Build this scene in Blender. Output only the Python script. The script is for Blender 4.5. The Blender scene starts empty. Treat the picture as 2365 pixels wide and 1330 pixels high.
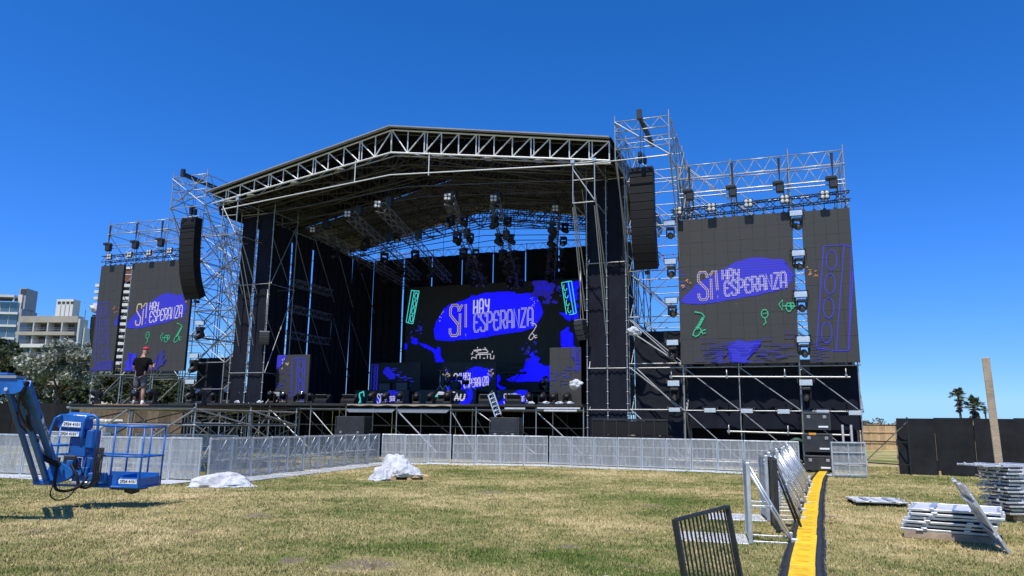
import bpy, bmesh, math, random
import numpy as np
from mathutils import Vector, Matrix, noise
R = math.radians
random.seed(7)
scene = bpy.context.scene
COL = scene.collection

# ------------------------------------------------------------------ camera, sky, sun, exposure
cam_d = bpy.data.cameras.new("camera"); cam = bpy.data.objects.new("camera", cam_d); COL.objects.link(cam)
cam_d.sensor_width = 36.0; cam_d.lens = 26.0; cam_d.clip_start = 0.05; cam_d.clip_end = 6000
_p, _r = math.atan(312/1708), R(0.75)
_f = Vector((0, math.cos(_p), math.sin(_p))); _x = Vector((1, 0, 0)); _y = _x.cross(_f)
_x2 = _x*math.cos(_r)+_y*math.sin(_r); _y2 = -_x*math.sin(_r)+_y*math.cos(_r)
cam.matrix_world = Matrix(((_x2.x, _y2.x, -_f.x, 0), (_x2.y, _y2.y, -_f.y, 0), (_x2.z, _y2.z, -_f.z, 1.65), (0, 0, 0, 1)))
scene.camera = cam

SUN_EL, SUN_AZ = R(64), R(199)          # azimuth clockwise from +Y: behind the camera, square to the stage front
world = bpy.data.worlds.new("World"); scene.world = world; world.use_nodes = True
wn, wl = world.node_tree.nodes, world.node_tree.links
bg = wn["Background"]; sky = wn.new("ShaderNodeTexSky"); sky.sky_type = 'NISHITA'; sky.sun_disc = False
sky.sun_elevation = SUN_EL; sky.sun_rotation = SUN_AZ; sky.altitude = 0
sky.air_density = 1.0; sky.dust_density = 0.0; sky.ozone_density = 6.0
# clear dry air: the pale band at the horizon is thin, so the sky is read a little above the true direction; white balance toward blue
stc = wn.new("ShaderNodeTexCoord"); sxyz = wn.new("ShaderNodeSeparateXYZ"); cxyz = wn.new("ShaderNodeCombineXYZ")
zmx = wn.new("ShaderNodeMath"); zmx.operation = 'MAXIMUM'; zmx.inputs[1].default_value = 0.0; zma = wn.new("ShaderNodeMath"); zma.operation = 'MULTIPLY_ADD'; zma.inputs[1].default_value = 0.88; zma.inputs[2].default_value = 0.13
wl.new(stc.outputs['Generated'], sxyz.inputs[0]); wl.new(sxyz.outputs[0], cxyz.inputs[0]); wl.new(sxyz.outputs[1], cxyz.inputs[1]); wl.new(sxyz.outputs[2], zmx.inputs[0]); wl.new(zmx.outputs[0], zma.inputs[0]); wl.new(zma.outputs[0], cxyz.inputs[2]); wl.new(cxyz.outputs[0], sky.inputs[0])
wb = wn.new("ShaderNodeMixRGB"); wb.blend_type = 'MULTIPLY'; wb.inputs[0].default_value = 1.0; wb.inputs[2].default_value = (0.62, 0.95, 1.32, 1)
wl.new(sky.outputs[0], wb.inputs[1]); bg.inputs[1].default_value = 0.125
ssp = wn.new("ShaderNodeSeparateColor"); scb = wn.new("ShaderNodeCombineColor"); wl.new(wb.outputs[0], ssp.inputs[0])   # the camera's steeper blue: contrast per channel, clamped so no part glares
for ch, (top, pw, gain) in enumerate(((.225, 2.7, 22.0), (.58, 1.56, 1.70), (.9, 1.6, 1.30))):
    m1 = wn.new("ShaderNodeMath"); m1.operation = 'MULTIPLY'; m1.inputs[1].default_value = .1487; wl.new(ssp.outputs[ch], m1.inputs[0])
    m2 = wn.new("ShaderNodeMath"); m2.operation = 'MINIMUM'; m2.inputs[1].default_value = top; wl.new(m1.outputs[0], m2.inputs[0])
    m3 = wn.new("ShaderNodeMath"); m3.operation = 'POWER'; m3.inputs[1].default_value = pw; wl.new(m2.outputs[0], m3.inputs[0])
    m4 = wn.new("ShaderNodeMath"); m4.operation = 'MULTIPLY'; m4.inputs[1].default_value = gain/.1487; wl.new(m3.outputs[0], m4.inputs[0]); wl.new(m4.outputs[0], scb.inputs[ch])
wl.new(scb.outputs[0], bg.inputs[0])
sun_d = bpy.data.lights.new("sun", 'SUN'); sun_d.energy = 4.6; sun_d.angle = R(0.53); sun_d.color = (1, 0.95, 0.87)
sun = bpy.data.objects.new("sun", sun_d); COL.objects.link(sun)
_sd = Vector((math.sin(SUN_AZ)*math.cos(SUN_EL), math.cos(SUN_AZ)*math.cos(SUN_EL), math.sin(SUN_EL)))
sun.rotation_euler = _sd.to_track_quat('Z', 'Y').to_euler(); sun.location = (0, -20, 60)
scene.view_settings.view_transform = 'Standard'; scene.view_settings.look = 'None'
scene.view_settings.exposure = 0.25; scene.view_settings.gamma = 1.0; scene.view_settings.use_curve_mapping = False
scene.cycles.max_bounces = 6; scene.cycles.transparent_max_bounces = 16; scene.cycles.caustics_reflective = False

# ------------------------------------------------------------------ stage frame (u to the right along the stage front, v into the stage)
SA = R(20.0); S0 = Vector((13.29, 28.24, 0))
UD = Vector((math.cos(SA), -math.sin(SA), 0)); VD = Vector((math.sin(SA), math.cos(SA), 0))
def sv(u, v, z=0.0): return S0+UD*u+VD*v+Vector((0, 0, z))
STAGE = dict(loc=tuple(S0), rot=-SA)

# ------------------------------------------------------------------ materials
MATS = {}
def mat(name, color, rough=0.6, metal=0.0, var=0.0, scale=3.0, bump=0.0, bscale=30.0, spec=0.5, tint=None, coord='Object', emit=None, estr=1.0, rand=0.0):
    if name in MATS: return MATS[name]
    m = bpy.data.materials.new(name); m.use_nodes = True; MATS[name] = m
    n, l = m.node_tree.nodes, m.node_tree.links; b = n["Principled BSDF"]
    b.inputs['Base Color'].default_value = (*color, 1); b.inputs['Roughness'].default_value = rough; b.inputs['Metallic'].default_value = metal
    b.inputs['Specular IOR Level'].default_value = spec
    if var or bump: tc = n.new("ShaderNodeTexCoord")
    if var:
        t = n.new("ShaderNodeTexNoise"); t.inputs['Scale'].default_value = scale; t.inputs['Detail'].default_value = 6; t.inputs['Roughness'].default_value = 0.65
        l.new(tc.outputs[coord], t.inputs['Vector'])
        r = n.new("ShaderNodeValToRGB"); r.color_ramp.elements[0].position = 0.3; r.color_ramp.elements[1].position = 0.7
        lo = tint if tint else tuple(c*(1-var) for c in color)
        r.color_ramp.elements[0].color = (*lo, 1); r.color_ramp.elements[1].color = (*[min(1, c*(1+var)) for c in color], 1)
        l.new(t.outputs['Fac'], r.inputs['Fac']); out = r.outputs[0]
        if rand:
            oi = n.new("ShaderNodeObjectInfo"); mr = n.new("ShaderNodeMapRange"); mr.inputs[3].default_value = 1-rand; mr.inputs[4].default_value = 1+rand
            h = n.new("ShaderNodeHueSaturation"); l.new(oi.outputs['Random'], mr.inputs[0]); l.new(mr.outputs[0], h.inputs['Value']); l.new(out, h.inputs['Color']); out = h.outputs[0]
        l.new(out, b.inputs['Base Color'])
        r2 = n.new("ShaderNodeMapRange"); r2.inputs[3].default_value = max(0.05, rough-0.12); r2.inputs[4].default_value = min(1, rough+0.12)
        l.new(t.outputs['Fac'], r2.inputs[0]); l.new(r2.outputs[0], b.inputs['Roughness'])
    if bump:
        t2 = n.new("ShaderNodeTexNoise"); t2.inputs['Scale'].default_value = bscale; t2.inputs['Detail'].default_value = 4
        l.new(tc.outputs[coord], t2.inputs['Vector'])
        bp = n.new("ShaderNodeBump"); bp.inputs['Strength'].default_value = bump; bp.inputs['Distance'].default_value = 0.02
        l.new(t2.outputs['Fac'], bp.inputs['Height']); l.new(bp.outputs[0], b.inputs['Normal'])
    if emit:
        b.inputs['Emission Color'].default_value = (*emit, 1); b.inputs['Emission Strength'].default_value = estr
    return m
M_GALV = mat('galvanised_steel', (.42, .43, .42), .45, .6, .25, 5, tint=(.24, .24, .23))
M_SHADED = mat('shade_darkened_steel', (.095, .095, .092), .55, .4, .3, 5)  # roof steel with the shade under the canopy put into its colour
M_ALU = mat('aluminium', (.74, .75, .76), .36, .7, .18, 4, tint=(.5, .51, .52))
M_ALUW = mat('bright_aluminium_plate', (.66, .67, .67), .5, .35, .15, 6)
M_BLACK = mat('black_paint', (.022, .022, .023), .5, 0, .35, 3)
M_BLKMET = mat('black_steel', (.03, .03, .031), .45, .3, .4, 4)
M_CLOTH = mat('black_drape_cloth', (.016, .018, .024), .95, 0, .4, 2.5, .3, 40, spec=.15)
M_NAVY = mat('navy_scrim_cloth', (.012, .014, .022), .9, 0, .35, 1.2, .25, 30, spec=.15)
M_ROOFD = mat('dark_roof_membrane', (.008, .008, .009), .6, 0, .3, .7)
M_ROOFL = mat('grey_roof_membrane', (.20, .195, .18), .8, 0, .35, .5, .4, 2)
M_TRS = mat('grey_hanging_truss', (.24, .245, .25), .5, .5, .25, 6)
M_ROOFE = mat('roof_edge_vinyl', (.26, .27, .29), .5, 0, .12, 2)
M_LED = mat('led_panel_face', (.052, .052, .050), .62, 0, .06, 1.4, .15, 120, spec=.25, rand=.022)
M_LEDB = mat('led_panel_back', (.012, .012, .012), .7)
M_GRILLE = mat('speaker_grille', (.010, .010, .0095), .7, .05, .25, 8, .3, 150, spec=.3)
M_CAB = mat('speaker_cabinet_black', (.009, .009, .009), .5, 0, .3, 5, .15, 60, spec=.35)
M_PLY = mat('black_plywood', (.015, .016, .017), .9, 0, .4, 1.6, .3, 14, rand=.25, spec=.15)
M_WOOD = mat('pale_timber', (.50, .34, .17), .8, 0, .3, 3, .3, 25, rand=.18)
M_WOODG = mat('grey_timber', (.36, .27, .19), .85, 0, .35, 4, .3, 25)
M_DECK = mat('plywood_deck', (.20, .12, .07), .8, 0, .4, 3)
M_DECKB = mat('black_deck', (.02, .02, .02), .7, 0, .4, 3)
M_CONC = mat('weathered_concrete', (.37, .29, .20), .9, 0, .3, 2.5, .5, 18)
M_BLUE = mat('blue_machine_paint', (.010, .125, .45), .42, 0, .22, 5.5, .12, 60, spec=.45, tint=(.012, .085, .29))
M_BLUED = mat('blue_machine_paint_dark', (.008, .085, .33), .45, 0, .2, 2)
M_RUB = mat('black_rubber', (.007, .007, .008), .6, 0, .2, 6, spec=.3)
M_RUBR = mat('black_ramp_rubber', (.022, .024, .03), .6, 0, .4, 9, .4, 25)
M_YEL = mat('yellow_plastic_lid', (.86, .56, .003), .5, 0, .05, 7, tint=(.62, .39, .012), rand=.07)
M_YELD = mat('worn_yellow', (.62, .35, .01), .6, 0, .25, 9)
M_WHITE = mat('white_plastic_sheet', (.50, .51, .53), .6, 0, .12, 4, .4, 6, spec=.25)
M_STICK = mat('white_sticker', (.82, .83, .84), .4)
M_INK = mat('black_ink', (.02, .02, .02), .5)
M_REDINK = mat('red_ink', (.42, .03, .04), .5)
M_LENS = mat('white_lamp_lens', (.52, .52, .48), .2, 0, spec=.6)
M_GLASSY = mat('dark_lens', (.04, .045, .05), .06, 0, spec=1)
M_STROBE = mat('silver_reflector', (.72, .73, .74), .3, .55, .1, 9)
M_ORANGE = mat('orange_label', (.75, .30, .03), .5)
M_GREENC = mat('green_hose', (.01, .06, .035), .5)
M_RED = mat('red_cotton', (.55, .012, .03), .8)
M_SKIN = mat('skin', (.42, .22, .15), .55, 0, .08, 8)
M_SHIRT = mat('black_cotton', (.007, .007, .008), .95, 0, .3, 9, .4, 12, spec=.08)
M_SHORT = mat('grey_print_shorts', (.13, .13, .14), .9, 0, .55, 16, tint=(.03, .03, .035))
M_SHOE = mat('white_shoe', (.72, .71, .69), .6)
M_HAIR = mat('dark_hair', (.012, .009, .007), .7)
M_TEAL = mat('dark_teal_jacket', (.012, .035, .035), .85)
M_STRAP = mat('black_strap', (.015, .015, .017), .8)

def mix_transparent(name, color, rough, metal, kind):
    """perforated aluminium sheet: a real pattern of small round holes"""
    m = bpy.data.materials.new(name); m.use_nodes = True; n, l = m.node_tree.nodes, m.node_tree.links
    b = n["Principled BSDF"]; b.inputs['Base Color'].default_value = (*color, 1); b.inputs['Roughness'].default_value = rough; b.inputs['Metallic'].default_value = metal
    tc = n.new("ShaderNodeTexCoord"); no = n.new("ShaderNodeTexNoise"); no.inputs['Scale'].default_value = 2.2; no.inputs['Detail'].default_value = 6
    mp = n.new("ShaderNodeMapping"); mp.inputs['Scale'].default_value = (4.5, 1, .7); l.new(tc.outputs['Object'], mp.inputs[0]); l.new(mp.outputs[0], no.inputs[0])
    cr = n.new("ShaderNodeValToRGB"); cr.color_ramp.elements[0].position = .3; cr.color_ramp.elements[1].position = .72
    cr.color_ramp.elements[0].color = (*[c*.72 for c in color], 1); cr.color_ramp.elements[1].color = (*[min(1, c*1.12) for c in color], 1)
    l.new(no.outputs[0], cr.inputs[0]); l.new(cr.outputs[0], b.inputs['Base Color'])
    sx = n.new("ShaderNodeSeparateXYZ"); l.new(tc.outputs['Object'], sx.inputs[0])
    def cell(sock, per):
        d = n.new("ShaderNodeMath"); d.operation = 'DIVIDE'; d.inputs[1].default_value = per; l.new(sock, d.inputs[0])
        f = n.new("ShaderNodeMath"); f.operation = 'FRACT'; l.new(d.outputs[0], f.inputs[0])
        s = n.new("ShaderNodeMath"); s.operation = 'SUBTRACT'; s.inputs[1].default_value = .5; l.new(f.outputs[0], s.inputs[0])
        q = n.new("ShaderNodeMath"); q.operation = 'POWER'; q.inputs[1].default_value = 2; l.new(s.outputs[0], q.inputs[0]); return q
    a = n.new("ShaderNodeMath"); a.operation = 'ADD'; l.new(cell(sx.outputs[0], kind[0]).outputs[0], a.inputs[0]); l.new(cell(sx.outputs[2], kind[0]).outputs[0], a.inputs[1])
    lt = n.new("ShaderNodeMath"); lt.operation = 'LESS_THAN'; lt.inputs[1].default_value = kind[1]**2; l.new(a.outputs[0], lt.inputs[0])
    tr = n.new("ShaderNodeBsdfTransparent"); mx = n.new("ShaderNodeMixShader")
    l.new(lt.outputs[0], mx.inputs[0]); l.new(b.outputs[0], mx.inputs[1]); l.new(tr.outputs[0], mx.inputs[2]); l.new(mx.outputs[0], n["Material Output"].inputs[0])
    MATS[name] = m; return m
M_PERF = mix_transparent('perforated_aluminium', (.60, .61, .60), .5, .25, (.012, .425))
M_BLKPERF = mix_transparent('black_perforated_sheet', (.02, .022, .02), .6, .2, (.012, .25))

def led(name, c, strength, stripes=True, base=(.018, .018, .018)):
    m = bpy.data.materials.new(name); m.use_nodes = True; n, l = m.node_tree.nodes, m.node_tree.links; b = n["Principled BSDF"]
    b.inputs['Base Color'].default_value = (*base, 1); b.inputs['Roughness'].default_value = .6; b.inputs['Emission Color'].default_value = (*c, 1); b.inputs['Emission Strength'].default_value = strength
    if stripes:   # rows of diodes
        tc = n.new("ShaderNodeTexCoord"); sx = n.new("ShaderNodeSeparateXYZ"); l.new(tc.outputs['Object'], sx.inputs[0])
        d = n.new("ShaderNodeMath"); d.operation = 'DIVIDE'; d.inputs[1].default_value = .105; l.new(sx.outputs[2], d.inputs[0])
        f = n.new("ShaderNodeMath"); f.operation = 'FRACT'; l.new(d.outputs[0], f.inputs[0])
        g = n.new("ShaderNodeMapRange"); g.inputs[1].default_value = .55; g.inputs[2].default_value = .7; g.inputs[3].default_value = strength; g.inputs[4].default_value = strength*.55
        l.new(f.outputs[0], g.inputs[0]); l.new(g.outputs[0], b.inputs['Emission Strength'])
    MATS[name] = m; return m
L_BLUE = led('led_blue', (.010, .008, .58), 1.0)
L_BLUED = led('led_deep_blue', (.004, .002, .82), 1.0, False)
L_BLUEF = led('led_dim_blue', (.02, .015, .40), .55)
L_BLUES = led('led_dark_blue', (.012, .01, .30), .8, False)  # darker blue of the screen artwork
L_WHITE = led('led_white', (.62, .60, .72), .9)
L_GREY = led('led_pale', (.42, .42, .62), .95, False)
L_WARM = led('led_warm_white', (.62, .50, .34), .8)
L_ORANGE = led('led_orange', (.60, .28, .08), .7)
L_GREEN = led('led_green', (.02, .50, .26), .8)
L_CYAN = led('led_cyan', (.06, .62, .60), .9, False)
L_LINE = led('led_line_blue', (.020, .018, .56), .95)

# ------------------------------------------------------------------ mesh helpers
def link(o, parent=None):
    COL.objects.link(o)
    if parent is not None: o.parent = parent
    return o
def thing(name, label, cat, loc=(0, 0, 0), rot=0.0, group=None):
    o = bpy.data.objects.new(name, None); o.location = loc; o.rotation_euler = (0, 0, rot); o.empty_display_size = .3
    o['label'] = label; o['category'] = cat
    if group: o['group'] = group
    return link(o)
def tag(o, label, cat, group=None):
    o['label'] = label; o['category'] = cat
    if group: o['group'] = group
    return o
def dup(root, loc=None, rot=None, label=None, group=None):
    r = root.copy(); COL.objects.link(r)
    if loc is not None: r.location = loc
    if rot is not None: r.rotation_euler = rot if hasattr(rot, '__len__') else (0, 0, rot)
    if label: r['label'] = label
    if group: r['group'] = group
    for ch in root.children:
        c = ch.copy(); COL.objects.link(c); c.parent = r
        for g in ch.children:
            d = g.copy(); COL.objects.link(d); d.parent = c
    return r
class MB:
    def __init__(s): s.v = []; s.f = []; s.m = []; s.sm = []
    def add(s, vs, fs, mi=0, smooth=False, M=None):
        k = len(s.v)
        s.v += [tuple(M @ Vector(p)) if M is not None else tuple(p) for p in vs]
        for f in fs: s.f.append(tuple(i+k for i in f)); s.m.append(mi); s.sm.append(smooth)
        return s
    def box(s, lo, hi, mi=0, M=None):
        x0, y0, z0 = lo; x1, y1, z1 = hi
        return s.add([(x0, y0, z0), (x1, y0, z0), (x1, y1, z0), (x0, y1, z0), (x0, y0, z1), (x1, y0, z1), (x1, y1, z1), (x0, y1, z1)],
                     [(0, 3, 2, 1), (4, 5, 6, 7), (0, 1, 5, 4), (1, 2, 6, 5), (2, 3, 7, 6), (3, 0, 4, 7)], mi, False, M)
    def cbox(s, c, d, mi=0, M=None): return s.box([c[i]-d[i]/2 for i in range(3)], [c[i]+d[i]/2 for i in range(3)], mi, M)
    def bbox(s, lo, hi, b=.01, mi=0, M=None):      # box with chamfered edges
        c = [(lo[i]+hi[i])/2 for i in range(3)]; h = [(hi[i]-lo[i])/2 for i in range(3)]
        vs = []; idx = {}
        for sx in (-1, 1):
            for sy in (-1, 1):
                for sz in (-1, 1):
                    for a in range(3):
                        p = [c[0]+sx*(h[0]-b), c[1]+sy*(h[1]-b), c[2]+sz*(h[2]-b)]; sg = (sx, sy, sz); p[a] = c[a]+sg[a]*h[a]
                        idx[(sx, sy, sz, a)] = len(vs); vs.append(p)
        fs = []
        for a in range(3):
            o = [i for i in range(3) if i != a]
            for sg in (-1, 1):
                q = []
                for (p1, p2) in ((-1, -1), (1, -1), (1, 1), (-1, 1)):
                    k = [0, 0, 0]; k[a] = sg; k[o[0]] = p1; k[o[1]] = p2; q.append(idx[(*k, a)])
                fs.append(q)
            for p1 in (-1, 1):
                for p2 in (-1, 1):
                    k0 = [0, 0, 0]; k1 = [0, 0, 0]; k0[o[0]] = k1[o[0]] = p1; k0[o[1]] = k1[o[1]] = p2; k0[a] = -1; k1[a] = 1
                    fs.append([idx[(*k0, o[0])], idx[(*k1, o[0])], idx[(*k1, o[1])], idx[(*k0, o[1])]])
        for sx in (-1, 1):
            for sy in (-1, 1):
                for sz in (-1, 1): fs.append([idx[(sx, sy, sz, a)] for a in range(3)])
        return s.add(vs, fs, mi, False, M)
    def tube(s, p0, p1, r, n=6, mi=0, r1=None, caps=True):
        p0, p1 = Vector(p0), Vector(p1); d = p1-p0
        if d.length < 1e-6: return s
        q = d.to_track_quat('Z', 'Y'); r1 = r if r1 is None else r1; k = len(s.v)
        for (c, rr) in ((p0, r), (p1, r1)):
            for i in range(n):
                a = 2*math.pi*i/n; s.v.append(tuple(c+q @ Vector((rr*math.cos(a), rr*math.sin(a), 0))))
        for i in range(n): s.f.append((k+i, k+(i+1) % n, k+n+(i+1) % n, k+n+i)); s.m.append(mi); s.sm.append(n > 5)
        if caps:
            s.f.append(tuple(k+i for i in reversed(range(n)))); s.m.append(mi); s.sm.append(False)
            s.f.append(tuple(k+n+i for i in range(n))); s.m.append(mi); s.sm.append(False)
        return s
    def path(s, pts, r, n=6, mi=0):
        pts = [Vector(p) for p in pts]; rs = r if hasattr(r, '__len__') else [r]*len(pts); k = len(s.v); N = len(pts); up = None
        for j, p in enumerate(pts):
            t = (pts[min(j+1, N-1)]-pts[max(j-1, 0)]).normalized()
            if up is None: up = Vector((0, 0, 1)) if abs(t.z) < .9 else Vector((1, 0, 0))
            x = t.cross(up).normalized(); y = x.cross(t).normalized(); up = y
            for i in range(n):
                a = 2*math.pi*i/n; s.v.append(tuple(p+x*(rs[j]*math.cos(a))+y*(rs[j]*math.sin(a))))
        for j in range(N-1):
            for i in range(n):
                a, b = k+j*n+i, k+j*n+(i+1) % n; s.f.append((a, b, b+n, a+n)); s.m.append(mi); s.sm.append(True)
        s.f.append(tuple(k+i for i in reversed(range(n)))); s.m.append(mi); s.sm.append(False)
        s.f.append(tuple(k+(N-1)*n+i for i in range(n))); s.m.append(mi); s.sm.append(False)
        return s
    def prism(s, poly, y0, y1, mi=0, M=None):      # polygon in xz, extruded along y
        n = len(poly); vs = [(p[0], y0, p[1]) for p in poly]+[(p[0], y1, p[1]) for p in poly]
        fs = [tuple(range(n)), tuple(reversed(range(n, 2*n)))]+[(i, i+n, (i+1) % n+n, (i+1) % n) for i in range(n)]
        return s.add(vs, fs, mi, False, M)
    def lathe(s, prof, n=12, mi=0, M=None):        # (radius, z) profile round z
        k = []; vs = []; fs = []
        for (r, z) in prof:
            for i in range(n): a = 2*math.pi*i/n; vs.append((r*math.cos(a), r*math.sin(a), z))
        for j in range(len(prof)-1):
            for i in range(n): fs.append((j*n+i, j*n+(i+1) % n, (j+1)*n+(i+1) % n, (j+1)*n+i))
        fs.append(tuple(reversed(range(n)))); fs.append(tuple((len(prof)-1)*n+i for i in range(n)))
        return s.add(vs, fs, mi, True, M)
    def mesh(s, name, mats):
        me = bpy.data.meshes.new(name); me.from_pydata(s.v, [], s.f)
        for m in (mats if isinstance(mats, (list, tuple)) else [mats]): me.materials.append(m)
        me.polygons.foreach_set('material_index', s.m); me.polygons.foreach_set('use_smooth', s.sm); me.update(); return me
    def build(s, name, mats, parent=None): return link(bpy.data.objects.new(name, s.mesh(name, mats)), parent)
_tm = {}
def tube(parent, name, p0, p1, r, m=None, n=8):
    """one straight tube as an object of its own; all share one unit cylinder mesh per material"""
    m = m or M_GALV; key = (m.name, n)
    if key not in _tm: _tm[key] = MB().tube((0, 0, 0), (0, 0, 1), 1, n).mesh('tube', m)
    o = bpy.data.objects.new(name, _tm[key]); p0, p1 = Vector(p0), Vector(p1); d = p1-p0
    o.matrix_basis = Matrix.Translation(p0) @ d.to_track_quat('Z', 'Y').to_matrix().to_4x4() @ Matrix.Diagonal((r, r, d.length, 1))
    return link(o, parent)
def piece(parent, name, me, loc=(0, 0, 0), rot=(0, 0, 0), scale=(1, 1, 1)):
    o = bpy.data.objects.new(name, me); o.location = loc; o.rotation_euler = rot; o.scale = scale; return link(o, parent)
def truss_mb(mb, p0, p1, w=.3, h=.3, r=.025, rb=.013, step=.5, mi=0, side=None, tri=False):
    """box (or triangular) lattice girder from p0 to p1"""
    p0, p1 = Vector(p0), Vector(p1); d = p1-p0; L = d.length; t = d/L
    side = Vector(side).normalized() if side else t.cross(Vector((0, 0, 1))).normalized(); up = side.cross(t).normalized()
    if up.z < 0: up = -up
    offs = [side*(-w/2)+up*(h/2), side*(w/2)+up*(h/2), side*(w/2)-up*(h/2), side*(-w/2)-up*(h/2)] if not tri else [side*(-w/2)+up*(h/2), side*(w/2)+up*(h/2), -up*(h/2)]
    for o in offs: mb.tube(p0+o, p1+o, r, 5, mi)
    n = max(2, round(L/step)); k = len(offs)
    for e in range(k):
        a, b = offs[e], offs[(e+1) % k]
        for i in range(n):
            x0, x1 = t*(L*i/n), t*(L*(i+1)/n)
            if i % 2: mb.tube(p0+a+x0, p0+b+x1, rb, 4, mi, caps=False)
            else: mb.tube(p0+b+x0, p0+a+x1, rb, 4, mi, caps=False)
    return mb
def text_mesh(body, size, m, name='lettering', shear=0.0, bold=0.0):
    c = bpy.data.curves.new('txt', 'FONT'); c.body = body; c.size = size; c.shear = shear; c.offset = bold; c.align_x = 'CENTER'; c.align_y = 'CENTER'; c.resolution_u = 2
    o = bpy.data.objects.new('txt', c); COL.objects.link(o); dg = bpy.context.evaluated_depsgraph_get()
    me = bpy.data.meshes.new_from_object(o.evaluated_get(dg)); me.name = name; bpy.data.objects.remove(o); bpy.data.curves.remove(c)
    me.materials.clear(); me.materials.append(m); return me
ORD = ['first', 'second', 'third', 'fourth', 'fifth', 'sixth', 'seventh', 'eighth', 'ninth', 'tenth', 'eleventh', 'twelfth', 'thirteenth', 'fourteenth', 'fifteenth', 'sixteenth', 'seventeenth', 'eighteenth', 'nineteenth', 'twentieth']
for k in range(1, 20): ORD.append('twenty-'+ORD[k-1])
# ------------------------------------------------------------------ ground, hill, grass
GREEN = [(-1.1, 10.6, .9, .20), (.5, 10.0, 1.3, .22), (4.4, 16.3, 2.2, .12), (.9, 8.2, 1.3, .20), (-3.4, 12.4, 1.6, .14), (5.0, 10.0, 1.5, .12), (-5.5, 9.6, 1.6, .12), (9.0, 22.0, 3.0, .12)]
def grass_color(n, l, tc, per_blade=False):
    def nz(sc, det=5, off=0):
        mp = n.new("ShaderNodeMapping"); mp.inputs['Location'].default_value = (off, off*.7, 0); l.new(tc, mp.inputs[0])
        t = n.new("ShaderNodeTexNoise"); t.inputs['Scale'].default_value = sc; t.inputs['Detail'].default_value = det; t.inputs['Roughness'].default_value = .62; l.new(mp.outputs[0], t.inputs[0]); return t.outputs[0]
    r = n.new("ShaderNodeValToRGB"); e = r.color_ramp.elements
    e[0].position = .26; e[0].color = (.092, .135, .026, 1); e[1].position = .74; e[1].color = (.64, .51, .28, 1)
    k = r.color_ramp.elements.new(.5); k.color = (.33, .28, .115, 1); k.position = .48
    a = n.new("ShaderNodeMath"); a.operation = 'MULTIPLY_ADD'; a.inputs[1].default_value = 1.1
    b = n.new("ShaderNodeMath"); b.operation = 'MULTIPLY_ADD'; b.inputs[1].default_value = .50
    l.new(nz(.22, 4), a.inputs[0]); l.new(nz(1.6, 6, 7), b.inputs[0]); l.new(b.outputs[0], a.inputs[2])
    if per_blade:
        g = n.new("ShaderNodeNewGeometry"); c = n.new("ShaderNodeMath"); c.operation = 'MULTIPLY_ADD'; c.inputs[1].default_value = .42; c.inputs[2].default_value = -.53
        l.new(g.outputs['Random Per Island'], c.inputs[0]); l.new(c.outputs[0], b.inputs[2])
    else:
        c = n.new("ShaderNodeMath"); c.operation = 'MULTIPLY_ADD'; c.inputs[1].default_value = .5; c.inputs[2].default_value = -.60; l.new(nz(14, 6, 3), c.inputs[0]); l.new(c.outputs[0], b.inputs[2])
    val = a.outputs[0]
    for (gx_, gy_, gr_, ga_) in GREEN:          # greener spots of the lawn
        vd_ = n.new("ShaderNodeVectorMath"); vd_.operation = 'DISTANCE'; vd_.inputs[1].default_value = (gx_, gy_, 0); l.new(tc, vd_.inputs[0])
        mr_ = n.new("ShaderNodeMapRange"); mr_.interpolation_type = 'SMOOTHSTEP'; mr_.inputs[1].default_value = gr_*.2; mr_.inputs[2].default_value = gr_*1.5; mr_.inputs[3].default_value = -ga_*.45; mr_.inputs[4].default_value = 0; l.new(vd_.outputs['Value'], mr_.inputs[0])
        ad_ = n.new("ShaderNodeMath"); ad_.operation = 'ADD'; l.new(val, ad_.inputs[0]); l.new(mr_.outputs[0], ad_.inputs[1]); val = ad_.outputs[0]
    l.new(val, r.inputs[0]); return r.outputs[0], nz
SOIL = [(-1.66, 9.1, .45), (-2.6, 9.3, .22), (.8, 10.6, .2), (-4.4, 13.5, .35), (3.0, 16.0, .3), (-.5, 18.5, .4), (6.0, 14.4, .25)]
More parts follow.
